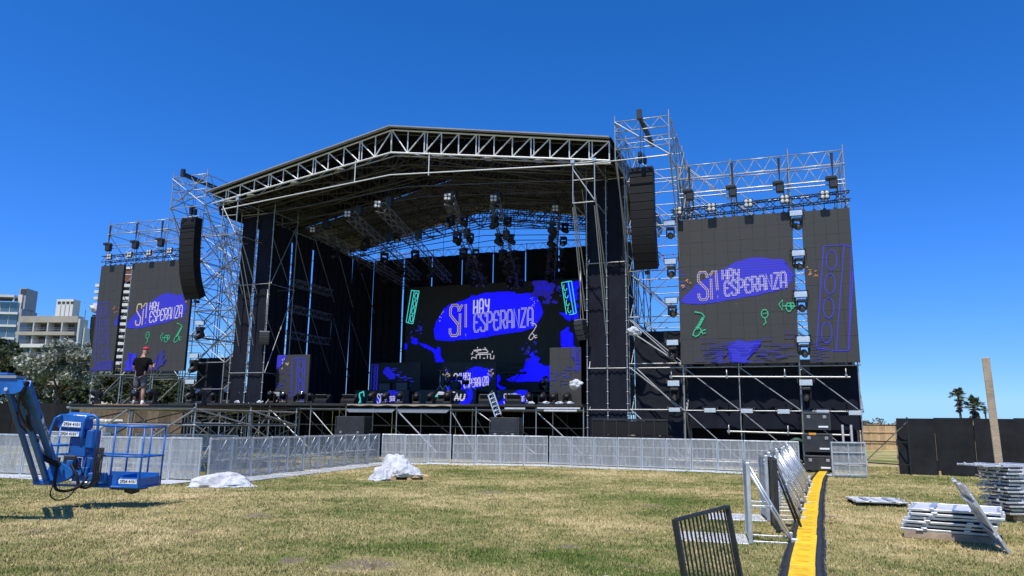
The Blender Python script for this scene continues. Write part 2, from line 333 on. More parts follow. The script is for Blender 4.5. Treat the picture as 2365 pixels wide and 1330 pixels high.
def ground_mat():
    m = bpy.data.materials.new('dry_lawn'); m.use_nodes = True; n, l = m.node_tree.nodes, m.node_tree.links; b = n["Principled BSDF"]; b.inputs['Roughness'].default_value = .95; b.inputs['Specular IOR Level'].default_value = .1
    tc = n.new("ShaderNodeTexCoord").outputs['Object']; col, nz = grass_color(n, l, tc)
    d = n.new("ShaderNodeValToRGB"); d.color_ramp.elements[0].position = .28; d.color_ramp.elements[1].position = .36; l.new(nz(.9, 6, 21), d.inputs[0])
    mx = n.new("ShaderNodeMixRGB"); mx.inputs[1].default_value = (.21, .165, .12, 1); 
    soil = d.outputs[0]
    for (sx_, sy_, sr_) in SOIL:
        vd_ = n.new("ShaderNodeVectorMath"); vd_.operation = 'DISTANCE'; vd_.inputs[1].default_value = (sx_, sy_, 0); l.new(tc, vd_.inputs[0])
        ad_ = n.new("ShaderNodeMath"); ad_.operation = 'MULTIPLY_ADD'; ad_.inputs[1].default_value = sr_*1.6; l.new(nz(3.5, 5, 9), ad_.inputs[0]); l.new(vd_.outputs['Value'], ad_.inputs[2])
        mr_ = n.new("ShaderNodeMapRange"); mr_.inputs[1].default_value = sr_*1.2; mr_.inputs[2].default_value = sr_*1.9; l.new(ad_.outputs[0], mr_.inputs[0])
        mm_ = n.new("ShaderNodeMath"); mm_.operation = 'MULTIPLY'; l.new(soil, mm_.inputs[0]); l.new(mr_.outputs[0], mm_.inputs[1]); soil = mm_.outputs[0]
    l.new(soil, mx.inputs[0]); l.new(col, mx.inputs[2]); l.new(mx.outputs[0], b.inputs[0])
    bp = n.new("ShaderNodeBump"); bp.inputs['Strength'].default_value = .9; bp.inputs['Distance'].default_value = .05; l.new(nz(22, 8, 2), bp.inputs['Height']); l.new(bp.outputs[0], b.inputs['Normal'])
    return m
g = MB(); g.add([(-2500, -600, 0), (2500, -600, 0), (2500, 5000, 0), (-2500, 5000, 0)], [(0, 1, 2, 3)])
ground = g.build('ground', ground_mat()); ground['kind'] = 'structure'

rng = np.random.default_rng(3)
NB = 330000
def blade_mat():
    m = bpy.data.materials.new('grass_blades'); m.use_nodes = True; n, l = m.node_tree.nodes, m.node_tree.links; b = n["Principled BSDF"]; b.inputs['Roughness'].default_value = .7; b.inputs['Specular IOR Level'].default_value = .15
    tc = n.new("ShaderNodeTexCoord").outputs['Object']; col, _ = grass_color(n, l, tc, True); l.new(col, b.inputs[0]); return m
yy = 7.3*np.exp(rng.random(NB)*math.log(33/7.3)); xx = (rng.random(NB)*2-1)*(yy*.76+.6)
cl = rng.random(NB) < .75                      # most blades gather in tufts
nt = 26000; ty = 7.3*np.exp(rng.random(nt)*math.log(33/7.3)); tx = (rng.random(nt)*2-1)*(ty*.76+.6); ti = rng.integers(0, nt, NB)
sp = .035+.003*ty[ti]
xx = np.where(cl, tx[ti]+rng.normal(0, 1, NB)*sp, xx); yy = np.where(cl, ty[ti]+rng.normal(0, 1, NB)*sp, yy)
h = (.012+.030*rng.random(NB)**1.8)*(1+.012*yy); w = (.0035+.00042*yy)*(.7+.6*rng.random(NB)); an = rng.random(NB)*2*math.pi; ln = rng.random(NB)*1.1*h; la = rng.random(NB)*2*math.pi
for (sx_, sy_, sr_) in SOIL:                   # thin the grass on the bare spots
    d_ = np.hypot(xx-sx_, yy-sy_); h = np.where((d_ < sr_*1.2) & (rng.random(NB) < .8), h*.3, h)
V = np.zeros((NB, 3, 3), np.float32)
V[:, 0, 0] = xx-np.cos(an)*w; V[:, 0, 1] = yy-np.sin(an)*w; V[:, 0, 2] = -.004
V[:, 1, 0] = xx+np.cos(an)*w; V[:, 1, 1] = yy+np.sin(an)*w; V[:, 1, 2] = -.004
V[:, 2, 0] = xx+np.cos(la)*ln; V[:, 2, 1] = yy+np.sin(la)*ln; V[:, 2, 2] = h
def np_mesh(name, V, k, m):
    me = bpy.data.meshes.new(name); N = V.shape[0]; me.vertices.add(N*k); me.vertices.foreach_set('co', V.reshape(-1).astype(np.float32)); me.loops.add(N*k); me.polygons.add(N)
    me.loops.foreach_set('vertex_index', np.arange(N*k, dtype=np.int32)); me.polygons.foreach_set('loop_start', np.arange(0, N*k, k, dtype=np.int32))
    me.polygons.foreach_set('loop_total', np.full(N, k, np.int32)); me.materials.append(m); me.update(); me.validate(); return me
go = link(bpy.data.objects.new('lawn_grass', np_mesh('lawn_grass', V, 3, blade_mat()))); go['kind'] = 'stuff'; tag(go, 'short dry grass, straw and olive green, over the whole field', 'grass')

def hill_mat():
    m = mat('green_slope', (.105, .155, .028), .95, 0, .3, .25, .6, 6, spec=.1, tint=(.16, .165, .045)); return m
hb = MB(); nx, ny = 30, 14
for j in range(ny+1):
    for i in range(nx+1):
        x = -180+165*i/nx; y = 48+220*j/ny; z = 2.4*(1-math.exp(-(y-48)/8.0))+.02*(y-48)+.25*noise.noise((x*.05, y*.05, 0))-.3
        if x > -25: z *= max(0, (-15-x)/10)
        hb.v.append((x, y, z))
for j in range(ny):
    for i in range(nx): k = j*(nx+1)+i; hb.f.append((k, k+1, k+nx+2, k+nx+1)); hb.m.append(0); hb.sm.append(True)
hill = hb.build('hill', hill_mat()); hill['kind'] = 'structure'

# ------------------------------------------------------------------ trees
def leaf_mat(name, lo, hi, tip=None, tipamt=.25):
    m = bpy.data.materials.new(name); m.use_nodes = True; n, l = m.node_tree.nodes, m.node_tree.links; b = n["Principled BSDF"]; b.inputs['Roughness'].default_value = .6; b.inputs['Specular IOR Level'].default_value = .25
    gm = n.new("ShaderNodeNewGeometry"); r = n.new("ShaderNodeValToRGB"); e = r.color_ramp.elements; e[0].color = (*lo, 1); e[1].color = (*hi, 1); e[1].position = 1-tipamt if tip else 1
    if tip: k = e.new(1-tipamt+.03); k.color = (*tip, 1)
    l.new(gm.outputs['Random Per Island'], r.inputs[0]); l.new(r.outputs[0], b.inputs[0])
    tl = n.new("ShaderNodeBsdfTranslucent"); l.new(r.outputs[0], tl.inputs[0]); mx = n.new("ShaderNodeMixShader"); mx.inputs[0].default_value = .25
    l.new(b.outputs[0], mx.inputs[1]); l.new(tl.outputs[0], mx.inputs[2]); l.new(mx.outputs[0], n["Material Output"].inputs[0]); return m
LF_DARK = leaf_mat('dark_leaves', (.018, .030, .012), (.060, .075, .028))
LF_PINE = leaf_mat('olive_leaves', (.030, .038, .014), (.085, .090, .035))
LF_WHITE = leaf_mat('silver_leaves', (.11, .13, .085), (.31, .33, .25), (.62, .63, .56), .17)
LF_GREY = leaf_mat('grey_green_leaves', (.06, .08, .05), (.22, .24, .17), (.5, .5, .45), .08)
M_BARK = mat('bark', (.10, .075, .055), .95, 0, .4, 5, .6, 20)
def leaf_cloud(clumps, nper, size, seed):
    r = np.random.default_rng(seed); P = []
    for (c, rad) in clumps:
        d = r.normal(0, 1, (nper, 3)); d /= np.linalg.norm(d, axis=1)[:, None]; rr = rad*r.random(nper)[:, None]**.45; P.append(np.array(c)+d*rr*np.array([1, 1, .75]))
    P = np.concatenate(P); N = len(P); a = r.normal(0, 1, (N, 3)); a /= np.linalg.norm(a, axis=1)[:, None]; b = np.cross(a, r.normal(0, 1, (N, 3))); b /= np.linalg.norm(b, axis=1)[:, None]
    s = size*(.6+.8*r.random(N))[:, None]; V = np.stack([P-a*s-b*s*.45, P+a*s*.2-b*s*.6, P+a*s+b*s*.1, P-a*s*.1+b*s*.6], 1); return V
def tree(name, label, loc, h, rx, rz, zc, lm, nclump=40, nper=90, size=.16, seed=1, trunk=.25, group=None, hollow=.35, limbs=7, bias=0):
    t = thing(name, label, 'tree', loc, 0, group); r = random.Random(seed); cl = []
    for i in range(nclump):
        a = r.random()*6.283; e = math.asin(r.uniform(-.55, 1)); q = r.uniform(hollow, 1)**.6; k = 1+.3*noise.noise((math.cos(a)*1.3+seed, math.sin(a)*1.3, e))
        cl.append(((rx*q*k*math.cos(a)*math.cos(e), rx*q*k*math.sin(a)*math.cos(e), zc+rz*q*k*math.sin(e)), rx*r.uniform(.16, .30)))
    o = link(bpy.data.objects.new('crown', np_mesh('crown', leaf_cloud(cl, nper, size, seed), 4, lm)), t)
    b = MB(); fk = max(.5, zc-rz*.8); b.path([(0, 0, -.3), (.05, .02, fk*.5), (-.04, .05, fk)], [trunk, trunk*.8, trunk*.65], 8)
    for i in range(limbs):
        c = cl[i*max(1, len(cl)//limbs)][0]; mid = (c[0]*.45+r.uniform(-.2, .2), c[1]*.45+r.uniform(-.2, .2), fk+(c[2]-fk)*.5)
        b.path([(-.04, .05, fk-.15), mid, c], [trunk*.5, trunk*.3, trunk*.08], 5)
    b.build('trunk', M_BARK, t); return t
def gz(x, y): 
    z = 2.4*(1-math.exp(-(y-48)/8.0))+.02*(y-48)-.35; return max(0, z) if x < -25 else 0
tree('flowering_tree', 'silvery white blossoming round tree on the green slope beside the left screens', (-33.3, 55, 1.6), 6, 2.65, 2.1, 3.6, LF_WHITE, 75, 110, .13, 4, .22, limbs=11, hollow=.2)
tree('flowering_tree', 'sparse whitish bare-branched tree at the far left edge', (-40.3, 56, 1.9), 4, 1.7, 1.6, 2.7, LF_WHITE, 26, 40, .11, 9, .16, limbs=16, hollow=.2)
DT = [(-49.5, 72, 7.0, 3.2, 'dark tree at the far left edge of the picture'), (-45.3, 68, 5.9, 2.8, 'dark olive tree in front of the glass-fronted building'), (-42.0, 74, 6.2, 3.0, 'dark tree behind the white blossoming tree, under the concrete building'),
      (-38.3, 76, 5.6, 2.8, 'dark tree right of the white blossoming tree crown'), (-35.0, 72, 4.2, 2.4, 'dark low tree beside the outermost left loudspeaker array'), (-31.0, 70, 3.6, 2.4, 'dark tree seen in the gap between the two left screens'),
      (-27.5, 68, 3.3, 2.2, 'dark tree below the left main screen, behind the man'), (-24.5, 66, 3.8, 2.2, 'dark tree seen through the left scaffold tower'), (-54, 78, 7.5, 3.4, 'tall dark tree left of the picture edge')]
for i, (x, y, hh, rx, lb) in enumerate(DT):
    tree('dark_tree', lb, (x, y, gz(x, y)-.6), hh, rx, hh*.36, hh*.62, [LF_DARK, LF_PINE][i % 2], 46, 80, .17, 20+i, .25, 'dark trees beyond the slope')
def hedge(name, label, x0, x1, y, z, h, lm, seed, size=.16):
    t = thing(name, label, 'hedge', ((x0+x1)/2, y, z)); r = random.Random(seed); L = (x1-x0)/2
    cl = [((r.uniform(-L, L), r.uniform(-.8, .8), r.uniform(.2, h)), r.uniform(.5, .9)) for _ in range(int(L*7)+12)]
    link(bpy.data.objects.new('foliage', np_mesh('foliage', leaf_cloud(cl, 70, size, seed), 4, lm)), t)
    b = MB()
    for i in range(int(L)+2): xx = -L+2*L*i/(int(L)+1); b.path([(xx, 0, -.3), (xx+.1, .1, h*.5)], [.08, .03], 5)
    b.build('stems', M_BARK, t)
hedge('hedge', 'long dark hedge along the top of the green slope', -46, -20, 63.5, 2.1, 2.0, LF_DARK, 5)
hedge('scrub', 'grey green scrub rising behind the pale timber fence', 40.5, 45.0, 92, 0, 2.3, LF_GREY, 6)
hedge('scrub', 'darker green shrubs at the right end of the pale timber fence', 45.8, 48.6, 94, 0, 1.9, LF_PINE, 7)

# palms
M_PALM = leaf_mat('palm_fronds', (.045, .06, .025), (.16, .18, .085)); M_PALMD = leaf_mat('dead_fronds', (.035, .028, .022), (.14, .11, .08))
def palm(label, loc, h, r0, skirt, seed):
    t = thing('palm_tree', label, 'palm tree', loc, 0, 'palms beyond the black fence'); rd = random.Random(seed)
    b = MB(); b.path([(0, 0, -.2), (-.1, 0, h*.5), (-.25, 0, h)], [.24, .2, .17], 8); b.build('trunk', M_BARK, t)
    def fronds(n, e0, e1, L, m, nm, z0, z1):
        q = MB()
        for i in range(n):
            a = rd.random()*6.283; e = rd.uniform(e0, e1); d = Vector((math.cos(a)*math.cos(e), math.sin(a)*math.cos(e), math.sin(e))); s = d.cross(Vector((0, 0, 1))).normalized(); z = rd.uniform(z0, z1); LL = L*rd.uniform(.7, 1.1)
            base = Vector((-.25*z/h, 0, z)); hub = base+d*LL*.5
            for k in range(9):                 # a fan of narrow leaflets
                aa = (k-4)*.23; u = (d*math.cos(aa)+s*math.sin(aa)); up = u.cross(s)
                tip = hub+u*LL*.55+Vector((0, 0, -LL*.10*abs(k-4)/2)); mid = hub+u*LL*.28; w = s*math.cos(aa)*.055*LL-d*math.sin(aa)*.055*LL
                q.add([hub, mid-w, tip, mid+w], [(0, 1, 2, 3)])
            q.tube(base, hub, .02, 4, caps=False)
        q.build(nm, m, t)
    fronds(60, -.45, 1.45, r0*1.1, M_PALM, 'crown', h-.35, h+.25)
    fronds(45, -1.5, -.5, r0*.8, M_PALMD, 'dead_frond_skirt', h-skirt, h-.2)
palm('tall palm with leaning trunk, left of the pair above the black fence', (78.2, 130, 0), 7.4, 1.35, 2.2, 1)
palm('broad bushy palm, right of the pair above the black fence', (80.8, 130, 0), 5.6, 1.65, 1.7, 2)
palm('tiny distant palm just left of the concrete post', (108, 170, 0), 6.0, .7, .4, 3)

# ------------------------------------------------------------------ far buildings
M_BLDW = mat('pale_render', (.52, .50, .47), .85, 0, .10, .3); M_BLDC = mat('beige_concrete', (.36, .32, .26), .85, 0, .15, .3); M_BLDG = mat('grey_and_shade_render', (.33, .33, .36), .85, 0, .1, .3)
M_WHT = mat('white_render', (.62, .60, .55), .8, 0, .06, .3); M_TERRA = mat('brown_cladding', (.17, .06, .04), .85, 0, .2, .5); M_BDARK = mat('dark_recess', (.045, .042, .04), .8, 0, .3, .6)
M_WIN = mat('blue_window_glass', (.055, .115, .19), .08, .0, .35, .15, spec=1.0); M_WIN2 = mat('grey_window_glass', (.07, .085, .10), .12, 0, .4, .2, spec=.8)
def bx(parent, name, lo, hi, m): return MB().box(lo, hi).build(name, m, parent)
b1 = thing('apartment_building', 'left pale building with blue glass front and taller stair tower', 'building', (-116.3, 168, 0), R(4))
bx(b1, 'wall', (-14, .5, 0), (3.2, 6.5, 27.6), M_BLDW); bx(b1, 'side_wall', (3.25, .2, 0), (3.7, 6.5, 26.0), M_BLDG)  # the side wall's shade is put into its greyer colour
bx(b1, 'stair_tower', (2.3, 1, 26.1), (3.75, 5.6, 31.0), M_BLDG); bx(b1, 'tower_opening', (2.5, .9, 29.5), (3.7, .98, 30.8), M_BDARK); bx(b1, 'tower_front', (2.25, .6, 25), (3.2, .95, 29.4), M_WHT)
bx(b1, 'roof_canopy', (-14, -.8, 28.6), (2.2, 6, 29.1), M_BLDW)
for x in (-12, -7, -2, 1.8): bx(b1, 'canopy_post', (x, -.5, 27.62), (x+.3, -.2, 28.58), M_WHT)
wm = MB().box((.05, 0, .05), (1.95, .12, 2.35)).mesh('window', M_WIN); fm = MB().box((0, -.06, 0), (.09, .1, 2.4)).box((0, -.06, -.12), (2.0, .1, 0)).mesh('frame', M_WHT)
for fl in range(9):
    z = 2.0+fl*2.9; bx(b1, 'floor_slab', (-14, -.25, z-.5), (3.1, .49, z), M_WHT)
    for k in range(8):
        w_ = piece(b1, 'window', wm, (-13.4+k*2.04, .3, z)); piece(w_, 'frame', fm)
b2 = thing('apartment_building', 'beige concrete building of long balconies with white rooftop box', 'building', (-106.7, 160, 0), R(-6)); b2.scale = (1.07, 1, 1)
bx(b2, 'wall', (0, 1.6, 0), (12.4, 2.6, 22.4), M_BLDC); bx(b2, 'end_wall', (12.45, -.2, 0), (12.9, 2.4, 22.6), M_BLDW); bx(b2, 'end_fin', (13.0, .9, 0), (13.3, 3.2, 20.8), M_WHT); bx(b2, 'roof_edge', (-.4, -.3, 21.8), (12.4, 1.55, 23.2), M_BLDC)
bx(b2, 'rooftop_box', (5.9, 1.7, 23.25), (9.6, 4, 27.2), M_WHT)
for k in range(4): bx(b2, 'vent', (6.2+k*.95, 1.62, 26.2), (6.85+k*.95, 1.69, 26.7), M_BDARK)
for k in range(3): bx(b2, 'box_joint', (6.95+k*.95, 1.6, 23.3), (7.05+k*.95, 1.69, 26.0), M_BLDG)
for k in (0, 12.0): tube(b2, 'mast', (k+.3, 2, 22.4), (k+.3, 2, 24.8), .06, M_BDARK)
pm = MB().box((.05, 0, 0), (2.85, .1, 1.75)).mesh('window', M_WIN2); pf = MB().box((.95, -.05, 0), (1.02, .0, 1.75)).box((1.9, -.05, 0), (1.97, .0, 1.75)).box((1.02, -.04, 0), (1.9, -.0, .06)).mesh('frame', M_BDARK); pr = MB().box((0, 0, 0), (2.9, .05, .06)).box((0, 0, .4), (2.9, .04, .44)).mesh('railing', M_BLDG)
for fl in range(8):
    z = 1.2+fl*2.65; bx(b2, 'balcony', (-.35, -.9, z-.75), (12.4, 1.58, z), M_BLDC if fl != 6 else M_WHT)
    for k in range(4):
        w_ = piece(b2, 'window', pm, (.1+k*3.08, 1.45, z+.08)); piece(w_, 'frame', pf); piece(b2, 'railing', pr, (.1+k*3.08, -.85, z+.35))
for k in range(1, 4): bx(b2, 'column', (k*3.08-.1, -.5, 0), (k*3.08+.15, 1.55, 21.75), M_BLDW)
b3 = thing('tower_block', 'tall tower block of white balcony bands seen between the left screens', 'building', (-171.4, 300, 0), R(-4))
bx(b3, 'wall', (1, 1.6, 0), (27, 22, 56.0), M_BDARK); bx(b3, 'side_core', (8.2, .6, 0), (10.4, 1.55, 55), M_BLDG)
for fl in range(21):
    z = 1.6+fl*2.65; x1 = 27.2
    o = bx(b3, 'balcony', (0, -.6, z), (x1, 1.55, z+1.15), M_WHT); bx(o, 'soffit', (0.1, -.5, z-.12), (x1-.1, 1.45, z-.01), M_BLDG)
bx(b3, 'roof_band', (9.5, -.3, 57), (27.2, 16, 62), M_TERRA); bx(b3, 'roof_cap', (9.2, -.6, 62.05), (27.4, 16, 63.0), M_WHT); bx(b3, 'roof_strip', (9.4, -.45, 59.5), (27.3, -.32, 59.9), M_BLDW)

# ------------------------------------------------------------------ fences
fl_ = thing('black_fence', 'long black panel fence at the foot of the green slope behind the lift', 'fence', (-40, 43, 0))
fpm = MB().box((.01, 0, 0), (2.42, .03, 2.42)).mesh('panel', M_PLY)
for k in range(14): piece(fl_, 'panel', fpm, (k*2.44-8, random.uniform(-.02, .02), random.uniform(-.03, .02)))
for k in range(15): MB().box((k*2.44-8.05, .035, 0), (k*2.44-7.95, .12, 2.3)).build('post', M_WOODG, fl_)
tl_ = thing('timber_fence', 'low black timber fence seen under the left wing deck', 'fence', (-19.8, 34.5, 0), R(-14))
tpm = MB().box((.005, 0, 0), (.6, .03, 2.0)).mesh('board', mat('brown_boards', (.13, .09, .05), .85, 0, .5, 2.2, rand=.35))
for k in range(9): piece(tl_, 'board', tpm, (k*.61, 0, random.uniform(0, .05)))
tl_['label'] = 'brown board screen standing in the shade under the left platform'
rf = thing('black_fence', 'black plywood fence panels right of the stage behind the concrete post', 'fence', (14.26, 27.75, 0), R(-26))
rpm = MB().bbox((.004, 0, .02), (1.216, .02, 2.02), .004).mesh('panel', M_PLY)
for k in range(9): piece(rf, 'panel', rpm, (k*1.22, random.uniform(-.03, .03)+(.06 if k % 2 else 0), random.uniform(-.03, .03)), (R(random.uniform(-1.2, 1.2)), R(random.uniform(-.4, .4)), 0))
for k in range(10):
    MB().box((k*1.22-.05, .11, 0), (k*1.22+.05, .17, 1.9)).build('stud', M_WOODG, rf)
    if k and k % 3: MB().box((k*1.22-.003, -.04, .03+.5*random.random()), (k*1.22+.003, .05, 1.0+.6*random.random())).build('seam_edge', M_WOODG, rf)
    if k in (1, 2, 3): MB().box((k*1.22+.02, -.03, 0), (k*1.22+.09, -.005, .16)).build('stake', M_WOOD, rf)
sg = thing('fence_scaffold', 'dark tubular scaffold frame propping the left end of the black plywood fence', 'scaffold', (13.5, 28.9, 0), R(-62))
for x in (0, 1.9):
    tube(sg, 'post', (x, 0, 0), (x, 0, 2.05), .026, M_BLKMET)
for z in (.35, 1.15, 1.75): tube(sg, 'ledger', (0, 0, z), (1.9, 0, z), .022, M_BLKMET)
tube(sg, 'brace', (0, .04, .35), (1.9, .04, 1.9), .022)
wf = thing('timber_fence', 'pale new timber plank fence far behind the right end of the stage', 'fence', (22.5, 58, 0))
wpm = MB().box((.004, 0, 0), (.196, .025, 1.95)).mesh('plank', M_WOOD)
for k in range(52): piece(wf, 'plank', wpm, (k*.2, random.uniform(-.01, .01), random.uniform(-.05, .03)))
for z in (.5, 1.3): MB().box((0, -.06, z), (10.4, -.012, z+.1)).build('rail', M_WOOD, wf)
for k in range(6): MB().box((k*2.0, .03, 0), (k*2.0+.1, .12, 2.0)).build('post', M_WOODG, wf)
cp = MB(); cp.bbox((-.10, -.09, -.3), (.10, .09, 3.75), .015); cpo = cp.build('concrete_post', M_CONC); cpo.location = (14.22, 22.0, 0); cpo.rotation_euler = (0, R(-1.2), R(-35))
tag(cpo, 'tall square weathered concrete post standing before the black plywood fence', 'post')
# ------------------------------------------------------------------ stage: helpers in stage coordinates
ORG = {}; M_CLOTHG = mat('black_gable_cloth', (.006, .006, .006), .95, spec=.05)
def sth(name, label, cat, u, v, z=0, group=None):
    t = thing(name, label, cat, sv(u, v, z), -SA, group); ORG[t.name] = Vector((u, v, z)); return t
def ST(t, name, p0, p1, r=.026, m=None, n=8): o = ORG[t.name]; return tube(t, name, Vector(p0)-o, Vector(p1)-o, r, m, n)
def SB(t, mb, name, mats, parent=None):
    o = ORG[t.name]; mb.v = [(p[0]-o.x, p[1]-o.y, p[2]-o.z) for p in mb.v]; return mb.build(name, mats, parent or t)
def couplers(t, pts, m=M_GALV):
    b = MB()
    for p in pts: b.lathe([(.05, -.02), (.062, -.006), (.062, .006), (.05, .02)], 6, M=Matrix.Translation(p))
    o = SB(t, b, 'couplers', m); o['kind'] = 'stuff'
def scaffold(t, us, vs, z1, levels, z0=0.0, bu=(), bv=(), r=.026, post_top=None, skip=()):
    """posts, ledgers both ways, braces. bu: (v, dir, zlo, zhi) brace planes along u; bv: (u, dir, zlo, zhi) along v"""
    cp = []
    for u in us:
        for v in vs:
            if (u, v) in skip: continue
            ST(t, 'post', (u, v, z0), (u, v, z1+random.uniform(.05, .3)), r)
            cp += [(u, v, z) for z in levels]
    for z in levels:
        for v in vs:
            for a, b in zip(us, us[1:]): ST(t, 'ledger', (a, v, z), (b, v, z), r*.9)
        for u in us:
            for a, b in zip(vs, vs[1:]): ST(t, 'ledger', (u, a, z), (u, b, z), r*.9)
    for (v, d, lo, hi) in bu:
        L = [z for z in levels if lo-.01 <= z <= hi+.01]
        for za, zb in zip(L, L[1:]):
            for i, (a, b) in enumerate(zip(us, us[1:])):
                a, b = min(a, b), max(a, b)
                k = d if d != 'x' else 'x'
                if d in ('\\', 'x'): ST(t, 'brace', (a, v+.05, zb), (b, v+.05, za), r*.85)
                if d in ('/', 'x'): ST(t, 'brace', (a, v+.09, za), (b, v+.09, zb), r*.85)
    for (u, d, lo, hi) in bv:
        L = [z for z in levels if lo-.01 <= z <= hi+.01]
        for j, (za, zb) in enumerate(zip(L, L[1:])):
            for a, b in zip(vs, vs[1:]):
                if d in ('\\', 'x'): ST(t, 'brace', (u+.05, a, zb), (u+.05, b, za), r*.85)
                if d in ('/', 'x'): ST(t, 'brace', (u+.09, a, za), (u+.09, b, zb), r*.85)
    couplers(t, cp)
def lattice(t, p0, p1, h=.5, n=6, r=.026):
    """flat lattice beam: two chords and a zigzag, one part"""
    b = MB(); p0, p1 = Vector(p0), Vector(p1); up = Vector((0, 0, h)); b.tube(p0, p1, r, 6).tube(p0+up, p1+up, r, 6)
    for i in range(n):
        a, c = p0.lerp(p1, i/n), p0.lerp(p1, (i+1)/n)
        if i % 2: b.tube(a+up, c, r*.7, 5, caps=False)
        else: b.tube(a, c+up, r*.7, 5, caps=False)
    SB(t, b, 'lattice_beam', M_GALV)
MIR = -39.2
LV = [.25, 2.25, 4.0, 6.05, 8.1, 10.15, 12.1]
# ---- screen scaffolds (wings)
def screen_scaffold(label, sgn):
    f = (lambda u: u) if sgn > 0 else (lambda u: MIR-u)
    us = [f(u) for u in (-6.6, -4.42, -2.13, -.05)]; us.sort()
    t = sth('screen_scaffold', label, 'scaffold', us[0 if sgn < 0 else -1], .12)
    d = '\\' if sgn > 0 else '/'
    scaffold(t, us, [.12, 2.2, 4.4], 12.7, LV, bu=[(.12, d, .25, 4.0), (2.2, d, 4.0, 12.1), (4.4, '\\' if sgn > 0 else 'x', 4.0, 12.1)], bv=[(us[0], 'x', .25, 12.1), (us[-1], '/', .25, 12.1)] + ([(us[1], '/', 4, 12.1)] if sgn < 0 else []))
    for a, b in zip(us, us[1:]):
        lattice(t, (a, .12, 12.12), (b, .12, 12.12), .56, 7); lattice(t, (a, 2.2, 12.12), (b, 2.2, 12.12), .56, 7)
        for z in (11.25, 11.42): ST(t, 'ledger', (a, .05, z), (b, .05, z), .026)
    for a in us: ST(t, 'ledger', (a, .12, 12.65), (a, 4.4, 12.65), .024)
    return t
rsc = screen_scaffold('scaffold tower of the right wing, carrying the two right screens', 1)
lsc = screen_scaffold('scaffold tower of the left wing, carrying the two left screens', -1)
# free tubes with spigots lying across the right wing's foot
for (z, a, b) in ((3.6, -7.15, -.35), (1.42, -4.95, -.4)):
    ST(rsc, 'spare_tube', (a, -.02, z+.02), (b, -.02, z-.06), .036)
    q = MB()
    for k in range(4 if z > 2 else 3):
        u = a+(b-a)*k/(3 if z > 2 else 2)*.97+.06; q.tube((u, -.02, z-.1), (u, -.02, z+.28), .022, 6); q.cbox((u, -.03, z), (.09, .1, .09))
    SB(rsc, q, 'spigot', M_GALV)
for u in (-.75, -.45): ST(rsc, 'adjusting_jack', (u, -.1, 1.05), (u, -.1, 1.75), .045, M_WHITE)
# bay between column and right wing
for z in (2.27, 4.0): ST(rsc, 'ledger', (-8.85, .1, z), (-6.6, .12, z), .026)
for (za, zb) in ((4.0, 2.25), (6.05, 4.0), (2.25, .3)): ST(rsc, 'brace', (-8.8, .08, za), (-6.62, .08, zb), .028); ST(rsc, 'brace', (-8.6, 2.1, za+.3), (-6.5, 2.1, zb+.3), .026)
ST(rsc, 'brace', (-8.7, -.1, 5.5), (-6.6, .0, 4.05), .034); ST(rsc, 'brace', (-8.5, -.06, 3.95), (-6.9, -.06, 2.4), .03)
for z0 in (14.0, 13.0, 12.0, 11.0, 10.0): ST(rsc, 'brace', (-6.6, 4.5, z0), (-.1, 4.5, z0-5.9), .026)
for z0 in (13.5, 12.3, 11.2): ST(rsc, 'brace', (-6.55, 2.4, z0), (-2.2, 2.4, z0-4.0), .026)
# ---- line array towers
def pa_tower(label, sgn):
    f = (lambda u: u) if sgn > 0 else (lambda u: MIR-u)
    us = sorted([f(-8.9), f(-6.66)]); lv = [.25, 2.25, 4.2, 6.2, 8.2, 10.2, 12.3, 14.1] if sgn > 0 else [.25, 1.8, 3.2, 4.6, 6.0, 7.4, 8.8, 10.2, 11.6, 12.9, 14.1]
    t = sth('line_array_tower', label, 'scaffold', us[0], 0)
    bd = 'x' if sgn < 0 else '\\'
    scaffold(t, us, [0.35, 2.3, 4.3, 6.2], 14.2, lv, bu=[(.35, bd, 4.2, 12.3), (2.3, 'x' if sgn < 0 else '\\', 2.25, 14.1), (4.3, 'x' if sgn < 0 else '/', .25, 14.1), (6.2, 'x', .25, 12.3)], bv=[(us[0], 'x', .25, 14.1), (us[1], 'x', .25, 14.1)])
    for u in us:                                                # cantilevered head frame
        ST(t, 'post', (u, -2, 12.45), (u, -2, 14.45), .026)
        for z in (12.5, 13.05, 13.6, 14.15): ST(t, 'ledger', (u, -2, z), (u, .35, z), .024)
        ST(t, 'brace', (u, -2, 12.5), (u, .35, 9.4), .028); ST(t, 'brace', (u, -2, 12.5), (u, .35, 14.1), .024); ST(t, 'brace', (u+.1, -1.9, 14.1), (u+.1, .3, 10.4), .024); ST(t, 'brace', (u+.05, -2, 12.55), (u+.05, .35, 7.6), .024)
    lattice(t, (us[0], -2, 13.73), (us[1], -2, 13.73), .45, 6); lattice(t, (us[0], -2, 12.95), (us[1], -2, 12.95), .42, 6)
    ST(t, 'ledger', (us[0]-(.9 if sgn > 0 else 0), -2.02, 12.47), (us[1], -2.02, 12.47), .026)
    ST(t, 'brace', (us[0], -2.05, 14.15), (us[1], -2.05, 12.5), .028) if sgn > 0 else (ST(t, 'brace', (us[0], -2.05, 12.5), (us[1], -2.05, 14.1), .028), ST(t, 'brace', (us[0], -2.08, 14.1), (us[1], -2.08, 12.5), .024))
    ub = (us[0]+us[1])/2; b = MB(); b.box((ub-.07, -2.55, 14.0), (ub+.07, .9, 14.2)); b.box((ub-.1, -2.6, 13.96), (ub+.1, -2.45, 14.36)); SB(t, b, 'hoist_beam', M_BLACK)
    return t
pa_tower('tall scaffold tower right of the roof, holding the right line array', 1)
pa_tower('tall scaffold tower left of the roof, holding the left line array', -1)
